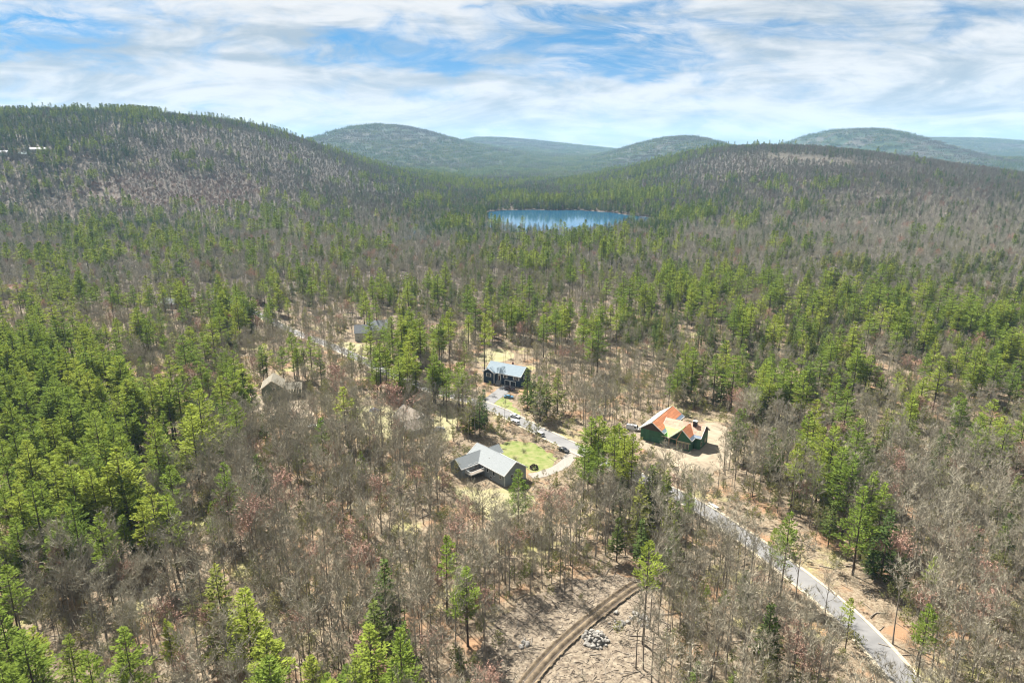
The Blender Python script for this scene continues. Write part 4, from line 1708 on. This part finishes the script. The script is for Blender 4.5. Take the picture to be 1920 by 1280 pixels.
def free(x, y, margin=0.0):
    ok = pond_r(x, y) > 1.02
    for fx, fy, fr in FOOT:
        ok &= np.hypot(x - fx, y - fy) > fr + margin
    near = np.hypot(x, y) < 650
    dr = np.full(x.shape, 99.)
    dr[near] = dist_path(x[near], y[near], ROAD[::2])
    ok &= dr > np.where(y > 320, 3.9, 4.5) + margin
    dt = np.full(x.shape, 99.)
    nn_ = (y < 330) & (np.abs(x) < 110)
    dt[nn_] = np.minimum(dist_path(x[nn_], y[nn_], TRACK[::2]) + 1.2, np.minimum(dist_path(x[nn_], y[nn_], DRIVE2), dist_path(x[nn_], y[nn_], DRIVE1)))
    ok &= dt > 4.2 + margin
    return ok


rows = []      # x, y, kind, variant, height scale, rot, girth
KN = ['white_pine', 'hemlock', 'spruce', 'bare_tree', 'red_maple', 'leafing_tree']
BASEH = {'white_pine': 24, 'hemlock': 16, 'spruce': 17, 'bare_tree': 16, 'red_maple': 14, 'leafing_tree': 11}


def put(x, y, kind, h, rot=None, var=None, girth=None):
    rows.append((x, y, KN.index(kind), random.randrange(len(KIND[kind])) if var is None else var, h / BASEH[kind], random.uniform(0, 6.3) if rot is None else rot, girth or random.uniform(.9, 1.12)))


# trees told apart in the photograph: foot pixel, pixel height of the top, kind
for bx, by, ty, kind, var in (
        (1205, 1208, 1017, 'white_pine', 4), (972, 988, 878, 'white_pine', 0), (838, 1168, 1003, 'white_pine', 4), (728, 1196, 1046, 'hemlock', 0), (708, 1278, 1122, 'hemlock', 2),
        (762, 1275, 1165, 'hemlock', 1), (425, 1240, 1055, 'hemlock', 2), (680, 905, 845, 'white_pine', 5), (655, 842, 804, 'spruce', 0), (1092, 960, 822, 'white_pine', 2),
        (1118, 950, 826, 'white_pine', 1), (1150, 968, 800, 'white_pine', 4), (1180, 962, 812, 'white_pine', 2), (1165, 950, 800, 'white_pine', 1), (1218, 985, 872, 'hemlock', 0), (1195, 1022, 895, 'hemlock', 2),
        (1246, 968, 880, 'white_pine', 1), (1286, 1010, 925, 'white_pine', 4), (1462, 1118, 955, 'white_pine', 1), (1440, 1092, 990, 'white_pine', 4), (1500, 915, 770, 'white_pine', 2), (1530, 945, 800, 'white_pine', 4),
        (1562, 985, 835, 'white_pine', 0), (1600, 1078, 912, 'white_pine', 3), (1650, 1082, 955, 'hemlock', 2), (1575, 850, 715, 'white_pine', 5), (1585, 1222, 1122, 'white_pine', 4), (1738, 1150, 1045, 'white_pine', 4),
        (1720, 1268, 1128, 'white_pine', 1), (1432, 1262, 1130, 'hemlock', 3), (908, 712, 592, 'white_pine', 4), (845, 700, 588, 'white_pine', 4), (828, 695, 605, 'white_pine', 2), (790, 700, 578, 'white_pine', 2), (775, 690, 585, 'white_pine', 1),
        (735, 715, 625, 'white_pine', 1), (750, 718, 632, 'white_pine', 2), (660, 715, 642, 'white_pine', 4), (505, 632, 568, 'white_pine', 1), (305, 632, 572, 'white_pine', 5), (1120, 698, 600, 'white_pine', 0), (1108, 702, 622, 'white_pine', 3),
        (392, 895, 692, 'white_pine', 0), (455, 885, 745, 'white_pine', 1), (375, 930, 760, 'white_pine', 3), (312, 960, 775, 'white_pine', 1), (248, 1030, 838, 'white_pine', 3), (490, 945, 850, 'hemlock', 3), (432, 1005, 868, 'white_pine', 3),
        (402, 1015, 945, 'white_pine', 5), (288, 1095, 945, 'white_pine', 4), (212, 1130, 955, 'white_pine', 1), (165, 1100, 925, 'white_pine', 1), (20, 1180, 1030, 'white_pine', 5), (40, 1320, 1140, 'white_pine', 3), (150, 1300, 1185, 'white_pine', 5),
        (250, 960, 800, 'white_pine', 2), (200, 920, 770, 'white_pine', 0), (135, 900, 760, 'white_pine', 1), (860, 780, 680, 'white_pine', 4), (838, 790, 690, 'white_pine', 2), (908, 800, 730, 'spruce', 1), (900, 818, 742, 'hemlock', 1), (880, 815, 745, 'hemlock', 0),
        (1000, 780, 700, 'hemlock', 3), (1012, 790, 705, 'hemlock', 1), (1025, 782, 700, 'hemlock', 3), (1045, 775, 690, 'hemlock', 1), (990, 765, 690, 'hemlock', 0), (1388, 850, 765, 'white_pine', 2), (1475, 800, 735, 'white_pine', 1), (380, 620, 545, 'white_pine', 1),
        (355, 612, 540, 'white_pine', 0), (420, 625, 552, 'white_pine', 3), (310, 680, 640, 'white_pine', 5), (430, 725, 650, 'white_pine', 1), (410, 722, 655, 'white_pine', 2), (1380, 865, 765, 'hemlock', 3), (1300, 1330, 1240, 'hemlock', 0), (1370, 1340, 1255, 'hemlock', 2),
        (1545, 962, 795, 'white_pine', 0), (1578, 1005, 850, 'white_pine', 3), (1515, 892, 745, 'white_pine', 1), (1622, 1012, 880, 'white_pine', 5), (1592, 935, 780, 'white_pine', 0), (1482, 962, 830, 'white_pine', 2),
        (1642, 1035, 905, 'white_pine', 3), (1790, 842, 745, 'white_pine', 0), (1832, 902, 800, 'white_pine', 3), (1702, 805, 730, 'white_pine', 5), (1862, 882, 780, 'white_pine', 3), (1906, 872, 760, 'white_pine', 0), (1558, 822, 705, 'white_pine', 3),
        (1440, 900, 800, 'hemlock', 0), (1700, 930, 850, 'hemlock', 2), (1755, 900, 815, 'hemlock', 0), (1650, 850, 765, 'hemlock', 2), (1350, 760, 690, 'hemlock', 0), (1430, 790, 715, 'hemlock', 2), (1890, 980, 890, 'hemlock', 2),
        (742, 835, 728, 'red_maple', 0), (632, 782, 695, 'red_maple', 1), (490, 1080, 950, 'red_maple', 2), (545, 1010, 895, 'red_maple', 0), (715, 1000, 905, 'red_maple', 1), (858, 1080, 985, 'red_maple', 2), (690, 1140, 1035, 'red_maple', 1), (880, 1020, 940, 'red_maple', 0),
        (1057, 1113, 1008, 'bare_tree', 3), (1192, 1252, 1110, 'bare_tree', 3), (1207, 1254, 1090, 'bare_tree', 2), (1235, 1192, 1090, 'bare_tree', 3), (1355, 1090, 960, 'bare_tree', 4), (1380, 1095, 985, 'bare_tree', 1), (1410, 1068, 975, 'bare_tree', 0),
        (1545, 1170, 1060, 'bare_tree', 1), (1825, 1260, 1090, 'bare_tree', 4), (945, 795, 740, 'bare_tree', 6), (1320, 985, 900, 'bare_tree', 2), (1310, 990, 880, 'bare_tree', 0)):
    g = at(bx, by)
    dep = project(g.x, g.y, g.z)[2]
    lo, hi = 1.0, 60.0
    for _ in range(30):
        m_ = (lo + hi) / 2
        if project(g.x, g.y, g.z + m_)[1] > ty:
            lo = m_
        else:
            hi = m_
    put(g.x, g.y, kind, min(lo, 33), var=var, girth=.8 if kind == 'white_pine' and var in (1, 2, 4) else None)
NAMED = len(rows)


def scatter(d0, d1, sp):
    y = np.arange(d0, d1, sp)
    P = []
    for yy in y:
        w = .86 * yy + 60
        xs = np.arange(-w, w, sp)
        P.append(np.stack([xs, np.full(xs.shape, yy)], -1))
    P = np.concatenate(P)
    P += (NR.rand(*P.shape) - .5) * sp * .95
    return P[:, 0], P[:, 1]


nx0 = np.array([r[0] for r in rows])
ny0 = np.array([r[1] for r in rows])
CLR = {'lawn': 0.03, 'sand_yard': 0.02, 'cleared_lot': 0.085}
for d0, d1, sp in ((62, 420, 3.7), (420, 900, 4.4), (900, 1500, 5.4), (1500, 2700, 6.6)):
    x, y = scatter(d0, d1, sp)
    d = np.hypot(x, y)
    z = terrain(x, y)
    px_, py_, dep = project(x, y, z + 10)
    inpic = (px_ > -160) & (px_ < 2080) & (py_ < 1480) & (dep > 20)
    ok = free(x, y) & inpic
    if d0 > 800:
        # leave out ground that other ground hides from the air above the clearing
        vis = np.ones(x.shape, bool)
        for f in np.linspace(.35, .97, 24):
            zl = CAM_H + (z + 24 - CAM_H) * f
            vis &= terrain(x * f, y * f) < zl + 6
        ok &= vis
    if d0 < 400:
        for xa, ya in zip(nx0, ny0):
            ok &= np.hypot(x - xa, y - ya) > 2.2
        for nm, ring in CLEAR:
            ins = in_poly(x, y, ring)
            ok &= ~ins | (NR.rand(len(x)) < CLR[nm])
    # evergreen or hardwood
    g = green_share(np.clip(px_, 0, 1919), py_)
    stand = fbm(x / 27.0, y / 27.0, 21, 3)
    stand = (stand - .5) * 1.4 + (NR.rand(len(x)) - .5) * .7 + .5
    dense = g > .72
    g2 = np.where(dense & (d < 420), g * .95, g * np.where(py_ < 430, .70, .56) + .02) * np.where((py_ > 1000) & (px_ > 330), np.where(px_ > 1100, .8, .5), 1.0) * np.where((px_ > 1250) & (py_ > 480) & (py_ < 960), 1.55, 1.0)
    ever = stand < g2 + .03
    ever |= (pond_r(x, y) < 1.16) & (y > 1190) & (NR.rand(len(x)) < .85)
    # hardwoods thin out locally; grass and rock show
    thin = fbm(x / 24.0, y / 24.0, 55, 3)
    keep = ever | (NR.rand(len(x)) < np.where(d < 420, np.where(thin > .46, .84, .56), .88))
    # pines are wide: fewer of them
    keep &= ~ever | (NR.rand(len(x)) < np.where(dense & (d < 420), .37, .55 if d0 < 400 else .46 if sp < 5 else .72))
    # field on the right-hand hill and the brush slope on the left-hand one
    field = in_poly(px_, py_, [(1440, 284), (1520, 287), (1610, 298), (1600, 305), (1500, 297), (1440, 293)])
    keep &= ~field | (NR.rand(len(x)) < .06)
    slope_ = in_poly(px_ + 90 * (fbm(x / 60., y / 60., 5, 3) - .5), py_ + 30 * (fbm(x / 60., y / 60., 15, 3) - .5), [(150, 345), (250, 322), (450, 318), (502, 350), (480, 388), (300, 378), (140, 380)])
    ok &= keep & (~slope_ | ~ever | (NR.rand(len(x)) < .1))
    if d0 < 400:
        for (a0, b0, a1, b1) in ((1205, 770, 1345, 850), (845, 825, 1055, 915), (908, 675, 990, 770), (925, 770, 1075, 860), (930, 1130, 1200, 1290), (1310, 930, 1700, 1280)):
            qx, qy, _ = project(x, y, z + 16)
            bx_, by_, _ = project(x, y, z + 2)
            hit = (px_ > a0 - 14) & (px_ < a1 + 14) & (qy < b1) & (by_ > b0)
            if a0 == 1310:
                hit &= dist_path(x, y, ROAD[::2]) < 17
            ok &= ~hit | (~ever & (NR.rand(len(x)) < np.where(a0 == 1205, 0, .09)))
    dark = .3 * ((pond_r(x, y) < 1.16) & (y > 1190)) + fbm(x / 90.0, y / 90.0, 77, 3) + np.clip((px_ - 1150) / 2600, 0, .16) + np.clip((d - 420) / 1700, 0, .2)
    u = NR.rand(len(x))
    for i in np.where(ok)[0]:
        if ever[i]:
            if dark[i] + .35 * (u[i] - .5) > .56:
                k = 'hemlock' if (d[i] < 800 or u[i] < .45) else 'spruce'
                h_ = NR.uniform(8, 18) if py_[i] < 1060 else NR.uniform(4, 11)
            else:
                k = 'white_pine'
                h_ = NR.uniform(17, 28) if g[i] > .72 else NR.uniform(13, 27) if d[i] < 420 else NR.uniform(15, 28)
                if py_[i] > 1060 and px_[i] > 1080:
                    h_ = NR.uniform(4.5, 11)
        else:
            if u[i] < (.045 if d[i] < 280 else .016):
                k, h_ = 'red_maple', NR.uniform(9, 15)
            elif u[i] < .22 and d[i] < 900:
                k, h_ = 'leafing_tree', NR.uniform(5, 11)
            else:
                k, h_ = 'bare_tree', NR.uniform(12, 22) if d[i] < 280 else NR.uniform(7, 14.5)
            if slope_[i]:
                h_ *= .85
                if u[i] > .45:
                    k = 'red_maple'
        rows.append((x[i], y[i], KN.index(k), NR.randint(len(KIND[k])), h_ / BASEH[k], NR.uniform(0, 6.3), NR.uniform(.85, 1.15)))

T = np.array(rows)
TZ = terrain(T[:, 0], T[:, 1])
hgt = T[:, 4] * np.array([BASEH[k] for k in KN])[T[:, 2].astype(int)]
PX, PY, DEP = project(T[:, 0], T[:, 1], TZ + hgt * .7)
size = hgt / DEP
infr = (PX > -30) & (PX < 1950) & (PY > 0) & (PY < 1300)
single = np.zeros(len(T), bool)
for k in range(len(KN)):
    idx = np.where((T[:, 2] == k) & infr)[0]
    idx = idx[np.argsort(-size[idx])][:300]
    single[idx] = True
single[:NAMED] = True

STAND = [at(*p, 12) for p in ((-60, 640), (150, 630), (250, 690), (300, 720), (420, 730), (470, 800), (440, 900), (330, 980), (120, 1010), (-80, 1010))]
STAND = [(p.x, p.y) for p in STAND]
tin_stand = in_poly(T[:, 0], T[:, 1], STAND)
troad = dist_path(T[:, 0], T[:, 1], ROAD[::2])
thouse = np.full(len(T), 99.)
hname = np.zeros(len(T), int)
HOUSES = [(o.location.x, o.location.y, fr, {'grey_house': 'the grey house with a deck', 'navy_house': 'the navy house', 'unfinished_house': 'the unfinished orange roofed house', 'framed_house': 'the half built olive house',
           'gambrel_house': 'the weathered grey house', 'brown_house': 'the brown roofed house', 'rust_roofed_house': 'the rust roofed house', 'white_cottage': 'the white cottage', 'garden_shed': 'the low shed'}[o.name])
          for o in COL.objects if o.type == 'EMPTY' and o.get('category') in ('house', 'shed') and o.name != 'farmhouse' for fx, fy, fr in FOOT if abs(fx - o.location.x) + abs(fy - o.location.y) < .01]
for hi_, (fx, fy, fr, _) in enumerate(HOUSES):
    dd = np.hypot(T[:, 0] - fx, T[:, 1] - fy) - fr
    hname = np.where(dd < thouse, hi_, hname)
    thouse = np.minimum(thouse, dd)
ttrack = dist_path(T[:, 0], T[:, 1], TRACK[::2])
WORD = {'white_pine': ('white pine', 'bright green white pine'), 'hemlock': ('hemlock', 'dark olive hemlock'), 'spruce': ('spruce', 'narrow dark spruce'),
        'bare_tree': ('bare tree', 'leafless grey brown tree'), 'red_maple': ('red maple', 'leafless maple with red buds'), 'leafing_tree': ('young tree', 'young tree with pale green leaves')}
SPECIAL = {0: 'white pine with long bare trunk standing beside the boulder heap', 1: 'white pine in front of the grey house end wall', 2: 'white pine with short crown on a tall bare trunk among bare trees',
           3: 'broad cone shaped hemlock alone among bare trees', 6: 'large hemlock with dark straight trunk below the pine stand', 23: 'broad full crowned white pine across the road from the cleared lot',
           26: 'round topped pine standing on the road edge', 30: 'tall white pine with bare trunk at the corner of the navy house', 40: 'tall bright white pine rising above the woods beyond the navy house'}
for i in np.where(single)[0]:
    kn = KN[int(T[i, 2])]
    short, long_ = WORD[kn]
    v_ = int(T[i, 3])
    rel = hgt[i] / BASEH[kn]
    big_ = 'tall' if rel > .98 else 'medium' if rel > .7 else 'small'
    if kn == 'white_pine':
        look = ' with bare lower trunk' if PV[v_][0] > .38 else ' with low full crown'
    elif kn == 'hemlock':
        look = ' with broad cone' if HV[v_][1] > 3.8 else ' with slim cone'
    elif kn == 'bare_tree':
        look = ' with high fork' if BV[v_][0] > .48 else ' with wide limbs' if BV[v_][1] > 3.2 else ' with slim crown'
    else:
        look = ''
    if tin_stand[i]:
        where = 'in the dense evergreen stand'
    elif troad[i] < 14:
        where = 'beside the paved road'
    elif thouse[i] < 12:
        where = 'near ' + HOUSES[hname[i]][3]
    elif ttrack[i] < 28:
        where = 'by the muddy track'
    elif T[i, 1] > 420:
        where = 'in the mixed woods beyond the houses'
    else:
        where = 'in the thin bare woods'
    lab, grp = f'{big_} {long_}{look} {where}', f'{big_} {short}s{look} {where}'
    e = empty(kn, (T[i, 0], T[i, 1], TZ[i]), T[i, 5], SPECIAL.get(i, lab), 'tree', grp)
    s_ = T[i, 4]
    gz = T[i, 6]
    e.scale = (s_ * gz, s_ * gz, s_)
    tm, cm = KIND[kn][int(T[i, 3])]
    for nm, me_ in (('trunk', tm), ('crown', cm)):
        o = bpy.data.objects.new(nm, me_)
        COL.objects.link(o)
        o.parent = e


# ------------------------------------------------------------------ the rest of the forest: one object for each kind
def joined(name, parts):
    vs, fs, mi, mats = [], [], [], []
    for me_ in parts:
        n = len(vs)
        base = len(mats)
        mats += list(me_.materials)
        vs += [tuple(v.co) for v in me_.vertices]
        fs += [tuple(n + q for q in p.vertices) for p in me_.polygons]
        mi += [base + p.material_index for p in me_.polygons]
    me = bpy.data.meshes.new(name)
    me.from_pydata(vs, [], fs)
    for m in mats:
        me.materials.append(m)
    me.polygons.foreach_set('material_index', mi)
    me.update()
    return me


def stuff(name, meshes, pos, rot, scl, idx, label):
    coll = bpy.data.collections.new(name + '_kinds')
    for i, me_ in enumerate(meshes):
        coll.objects.link(bpy.data.objects.new(f'{name}_kind_{i:02d}', me_))
    me = bpy.data.meshes.new(name)
    me.vertices.add(len(pos))
    me.vertices.foreach_set('co', np.asarray(pos, float).ravel())
    for nm, ty, key, dat in (('rot', 'FLOAT_VECTOR', 'vector', rot), ('scl', 'FLOAT_VECTOR', 'vector', scl), ('idx', 'INT', 'value', idx)):
        a = me.attributes.new(nm, ty, 'POINT')
        a.data.foreach_set(key, np.asarray(dat, float if ty != 'INT' else np.int32).ravel())
    o = bpy.data.objects.new(name, me)
    COL.objects.link(o)
    ng = bpy.data.node_groups.new(name, 'GeometryNodeTree')
    ng.interface.new_socket('Geometry', in_out='INPUT', socket_type='NodeSocketGeometry')
    ng.interface.new_socket('Geometry', in_out='OUTPUT', socket_type='NodeSocketGeometry')
    N, L = ng.nodes, ng.links
    gi, go = N.new('NodeGroupInput'), N.new('NodeGroupOutput')
    ci = N.new('GeometryNodeCollectionInfo')
    ci.inputs[0].default_value = coll
    ci.inputs['Separate Children'].default_value = True
    ci.inputs['Reset Children'].default_value = True
    ip = N.new('GeometryNodeInstanceOnPoints')
    ip.inputs['Pick Instance'].default_value = True

    def attr(nm, ty):
        a = N.new('GeometryNodeInputNamedAttribute')
        a.data_type = ty
        a.inputs['Name'].default_value = nm
        return a.outputs['Attribute']
    er = N.new('FunctionNodeEulerToRotation')
    L.new(attr('rot', 'FLOAT_VECTOR'), er.inputs[0])
    L.new(gi.outputs[0], ip.inputs['Points'])
    L.new(ci.outputs[0], ip.inputs['Instance'])
    L.new(attr('idx', 'INT'), ip.inputs['Instance Index'])
    L.new(er.outputs[0], ip.inputs['Rotation'])
    L.new(attr('scl', 'FLOAT_VECTOR'), ip.inputs['Scale'])
    L.new(ip.outputs[0], go.inputs[0])
    md = o.modifiers.new('scatter', 'NODES')
    md.node_group = ng
    tag(o, label, 'forest', kind='stuff')
    return o


NAMES = {'white_pine': 'white_pine_forest', 'hemlock': 'hemlock_forest', 'spruce': 'spruce_forest', 'bare_tree': 'bare_hardwood_forest', 'red_maple': 'red_maple_forest', 'leafing_tree': 'leafing_thicket'}
FLAB = {'white_pine': 'white pines massed through the far woods', 'hemlock': 'dark hemlocks scattered through the far woods', 'spruce': 'dark spruces on the distant slopes', 'bare_tree': 'grey brown leafless hardwoods covering valley and hills',
        'red_maple': 'reddish budding maples dotted through the far woods', 'leafing_tree': 'pale green leafing young trees through the woods'}
for k, kn in enumerate(KN):
    m_ = (T[:, 2] == k) & ~single
    if not m_.any():
        continue
    t_ = T[m_]
    pos = np.stack([t_[:, 0], t_[:, 1], TZ[m_]], -1)
    rot = np.stack([0 * t_[:, 5], 0 * t_[:, 5], t_[:, 5]], -1)
    scl = np.stack([t_[:, 4] * t_[:, 6], t_[:, 4] * t_[:, 6], t_[:, 4]], -1)
    dd = np.hypot(t_[:, 0], t_[:, 1])
    far_ = dd > 620
    hill_ = (dd + NR.uniform(-250, 250, len(dd)) > 1250) & far_
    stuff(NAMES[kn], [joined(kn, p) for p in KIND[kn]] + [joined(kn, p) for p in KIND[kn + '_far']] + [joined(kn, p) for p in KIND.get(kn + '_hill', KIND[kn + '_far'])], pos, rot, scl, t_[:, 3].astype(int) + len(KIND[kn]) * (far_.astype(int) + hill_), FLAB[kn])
print('TREES', len(T), 'single', int(single.sum()), [(KN[k], int((T[:, 2] == k).sum())) for k in range(len(KN))])


# far woods beyond: clumps of many small trees
def clump(seed, share, size_=52.0, n=44):
    rng = random.Random(seed)
    mb = MB()
    for k in range(n):
        o = Vector((rng.uniform(-.5, .5) * size_, rng.uniform(-.5, .5) * size_, -2))
        if rng.random() < share:
            H_ = rng.uniform(10, 21)
            r_ = H_ * rng.uniform(.15, .22)
            mi = 0 if rng.random() < .45 else 1
            for q in range(26):
                t = .12 + .88 * (q + rng.random()) / 26
                a = rng.uniform(0, 6.3)
                d = (Vector((math.cos(a), math.sin(a), 0)) + UP * rng.uniform(0, .6)).normalized()
                kite(mb, o + UP * H_ * t, d, d.cross(UP).normalized(), r_ * (1.12 - t) * 1.5 + .4, 2.0 * (1.15 - t) + .4, mi)
        else:
            H_ = rng.uniform(9, 16)
            sliver(mb, o, o + UP * H_, .5, rng, 2)
            for q in range(30):
                a = rng.uniform(0, 6.3)
                p = o + UP * H_ * rng.uniform(.35, .75)
                d = (Vector((math.cos(a), math.sin(a), 0)) * rng.uniform(.3, .9) + UP).normalized()
                sliver(mb, p, p + d * H_ * rng.uniform(.25, .5), .34, rng, 2)
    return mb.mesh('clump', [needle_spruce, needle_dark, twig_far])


SH = [.95, .8, .6, .4, .2, .05]
CL = [clump(300 + i * 3 + j, s_) for i, s_ in enumerate(SH) for j in range(2)]
pts = []
for d0, d1, sp in ((2680, 4500, 47.0), (4500, 9500, 62.0)):
    x, y = scatter(d0, d1, sp)
    pts.append((x, y, np.full(x.shape, sp / 47.0)))
x, y, s_ = (np.concatenate([p[i] for p in pts]) for i in range(3))
z = terrain(x, y)
vis = np.ones(x.shape, bool)
for f in np.linspace(.2, .98, 50):
    vis &= terrain(x * f, y * f) < CAM_H + (z + 40 - CAM_H) * f + 10
x, y, z, s_ = x[vis], y[vis], z[vis], s_[vis]
px_, py_, dep = project(x, y, z)
fr = .78 + (fbm(x / 330., y / 330., 91, 4) - .5) * 2.6
fr = np.where((dep < 4600) & (px_ > 1700) & (py_ > 262), fr - .35, fr)
gi_ = np.clip(((1 - np.clip(fr, 0, .999)) * 6).astype(int), 0, 5) * 2 + NR.randint(0, 2, len(x))
stuff('distant_forest', CL, np.stack([x, y, z], -1), np.stack([0 * x, 0 * x, NR.uniform(0, 6.3, len(x))], -1), np.stack([s_, s_, np.minimum(s_, 1.15)], -1), gi_, 'continuous evergreen and grey woods on the far mountains')
print('CLUMPS', len(x))

# ------------------------------------------------------------------ undergrowth near by
br = [shrub(500 + i, 2.4, 40).mesh('brush', twig_grey) for i in range(3)] + [hardwood(520 + i, 4.5, .1, 1.1, 8, 5, .5, .03)[1].mesh('sapling', [twig_grey, twig_green]) for i in range(3)]
x, y = scatter(62, 330, 3.0)
px_, py_, dep = project(x, y, terrain(x, y))
ok = free(x, y, -1.2) & (px_ > -200) & (px_ < 2120) & (py_ < 1500) & (NR.rand(len(x)) < np.where(fbm(x / 20., y / 20., 31, 3) > .48, .85, .35))
for nm, ring in CLEAR:
    ok &= ~in_poly(x, y, ring) | ((NR.rand(len(x)) < .1) & (nm == 'cleared_lot'))
x, y = x[ok], y[ok]
s_ = NR.uniform(.5, 1.3, len(x))
stuff('undergrowth', br, np.stack([x, y, terrain(x, y)], -1), np.stack([0 * x, 0 * x, NR.uniform(0, 6.3, len(x))], -1), np.stack([s_, s_, s_], -1), NR.randint(0, 6, len(x)), 'low leafless brush covering the forest floor')

# litter of broken branches and stones on the ground
mb = MB()
rng = random.Random(77)
def stick(x, y, L_, w):
    z = tz(x, y) + w * .5 + .03
    a = rng.uniform(0, 6.3)
    d = Vector((math.cos(a), math.sin(a), rng.uniform(-.02, .12)))
    mb.bar((x, y, z), (x + d.x * L_, y + d.y * L_, z + d.z * L_), w)
xs, ys = scatter(62, 270, 3.4)
px_, py_, dep = project(xs, ys, terrain(xs, ys))
ok = free(xs, ys, -1.0) & (px_ > -120) & (px_ < 2040) & (py_ < 1420)
for nm, ring in CLEAR:
    if nm != 'cleared_lot':
        ok &= ~in_poly(xs, ys, ring)
for x_, y_ in zip(xs[ok], ys[ok]):
    if rng.random() < .5:
        stick(x_, y_, rng.uniform(1.2, 5.5), rng.uniform(.06, .2))
o = mb.build('fallen_branches', nmat('dead_wood', (.30, .26, .21), (.17, .14, .11), .6, .95))
tag(o, 'fallen branches strewn over the forest floor', 'branches', kind='stuff')
mb = MB()
ringL = [r for n_, r in CLEAR if n_ == 'cleared_lot'][0]
lo, hi = ringL.min(0), ringL.max(0)
for k in range(3600):
    x_, y_ = rng.uniform(lo[0], hi[0]), rng.uniform(lo[1], hi[1])
    if not in_poly(np.array([x_]), np.array([y_]), ringL)[0] or dist_path(np.array([x_]), np.array([y_]), TRACK)[0] < 2.2:
        continue
    if rng.random() < .6:
        stick(x_, y_, rng.uniform(.4, 2.0), rng.uniform(.04, .14))
    else:
        z_ = tz(x_, y_) + .05
        r_ = rng.uniform(.06, .24)
        p_ = [Vector((x_ + r_ * rng.uniform(.6, 1.3) * math.cos(a), y_ + r_ * rng.uniform(.6, 1.3) * math.sin(a), z_)) for a in (0, 1.5, 3.1, 4.6)]
        t_ = Vector((x_ + rng.uniform(-.3, .3) * r_, y_ + rng.uniform(-.3, .3) * r_, z_ + r_))
        for a in range(4):
            mb.face([p_[a], p_[(a + 1) % 4], t_])
o = mb.build('slash_debris', nmat('slash', (.33, .28, .22), (.13, .10, .075), .8, .95, detail=3))
tag(o, 'broken wood and stones littering the cleared lot', 'debris', kind='stuff')

# garden shrubs on the lawn
for px_, py_, r_, lab, mt in ((1001, 878, 1.6, 'round dark clipped shrub beside the grey house driveway', 'dark'), (982, 848, 1.5, 'small bare shrub in the middle of the green lawn', 'bare'), (984, 832, 2.4, 'bare ornamental shrub at the street edge of the lawn', 'bare'),
                              (953, 826, 2.2, 'flowering grey shrub at the upper corner of the lawn', 'bare'), (966, 862, 1.6, 'thin bare shrub against the grey house front', 'bare')):
    g = at(px_, py_)
    rng = random.Random(int(px_))
    mb = MB()
    if mt == 'dark':
        for k in range(420):
            v = Vector((rng.gauss(0, 1), rng.gauss(0, 1), abs(rng.gauss(0, 1)))).normalized() * r_ * rng.uniform(.75, 1.0)
            d = (v.normalized() + Vector((rng.gauss(0, .5), rng.gauss(0, .5), rng.gauss(0, .5)))).normalized()
            kite(mb, v * .9, d, d.cross(Vector((rng.gauss(0, 1), rng.gauss(0, 1), 1))).normalized(), .4, .3)
        m_ = nmat('dark_shrub_leaves', (.06, .035, .035), (.09, .05, .045), 2, .8)
    else:
        mb = shrub(int(px_), r_, 55)
        m_ = twig_grey
    o = mb.build('garden_shrub', m_)
    o.location = (g.x, g.y, g.z + .05)
    tag(o, lab, 'shrub')

# ------------------------------------------------------------------ the air
hz = MB()
hz.box(-14500, 14500, -1000, 15000, -60, 520)
hm = bpy.data.materials.new('haze')
hm.use_nodes = True
n_ = hm.node_tree.nodes
n_.clear()
pv = n_.new('ShaderNodeVolumePrincipled')
pv.inputs['Color'].default_value = (0.44, 0.71, 1.0, 1)
pv.inputs['Density'].default_value = 5.2e-5
pv.inputs['Anisotropy'].default_value = 0.0
ou = n_.new('ShaderNodeOutputMaterial')
hm.node_tree.links.new(pv.outputs[0], ou.inputs['Volume'])
hob = hz.build('haze', hm)
tag(hob, kind='stuff')
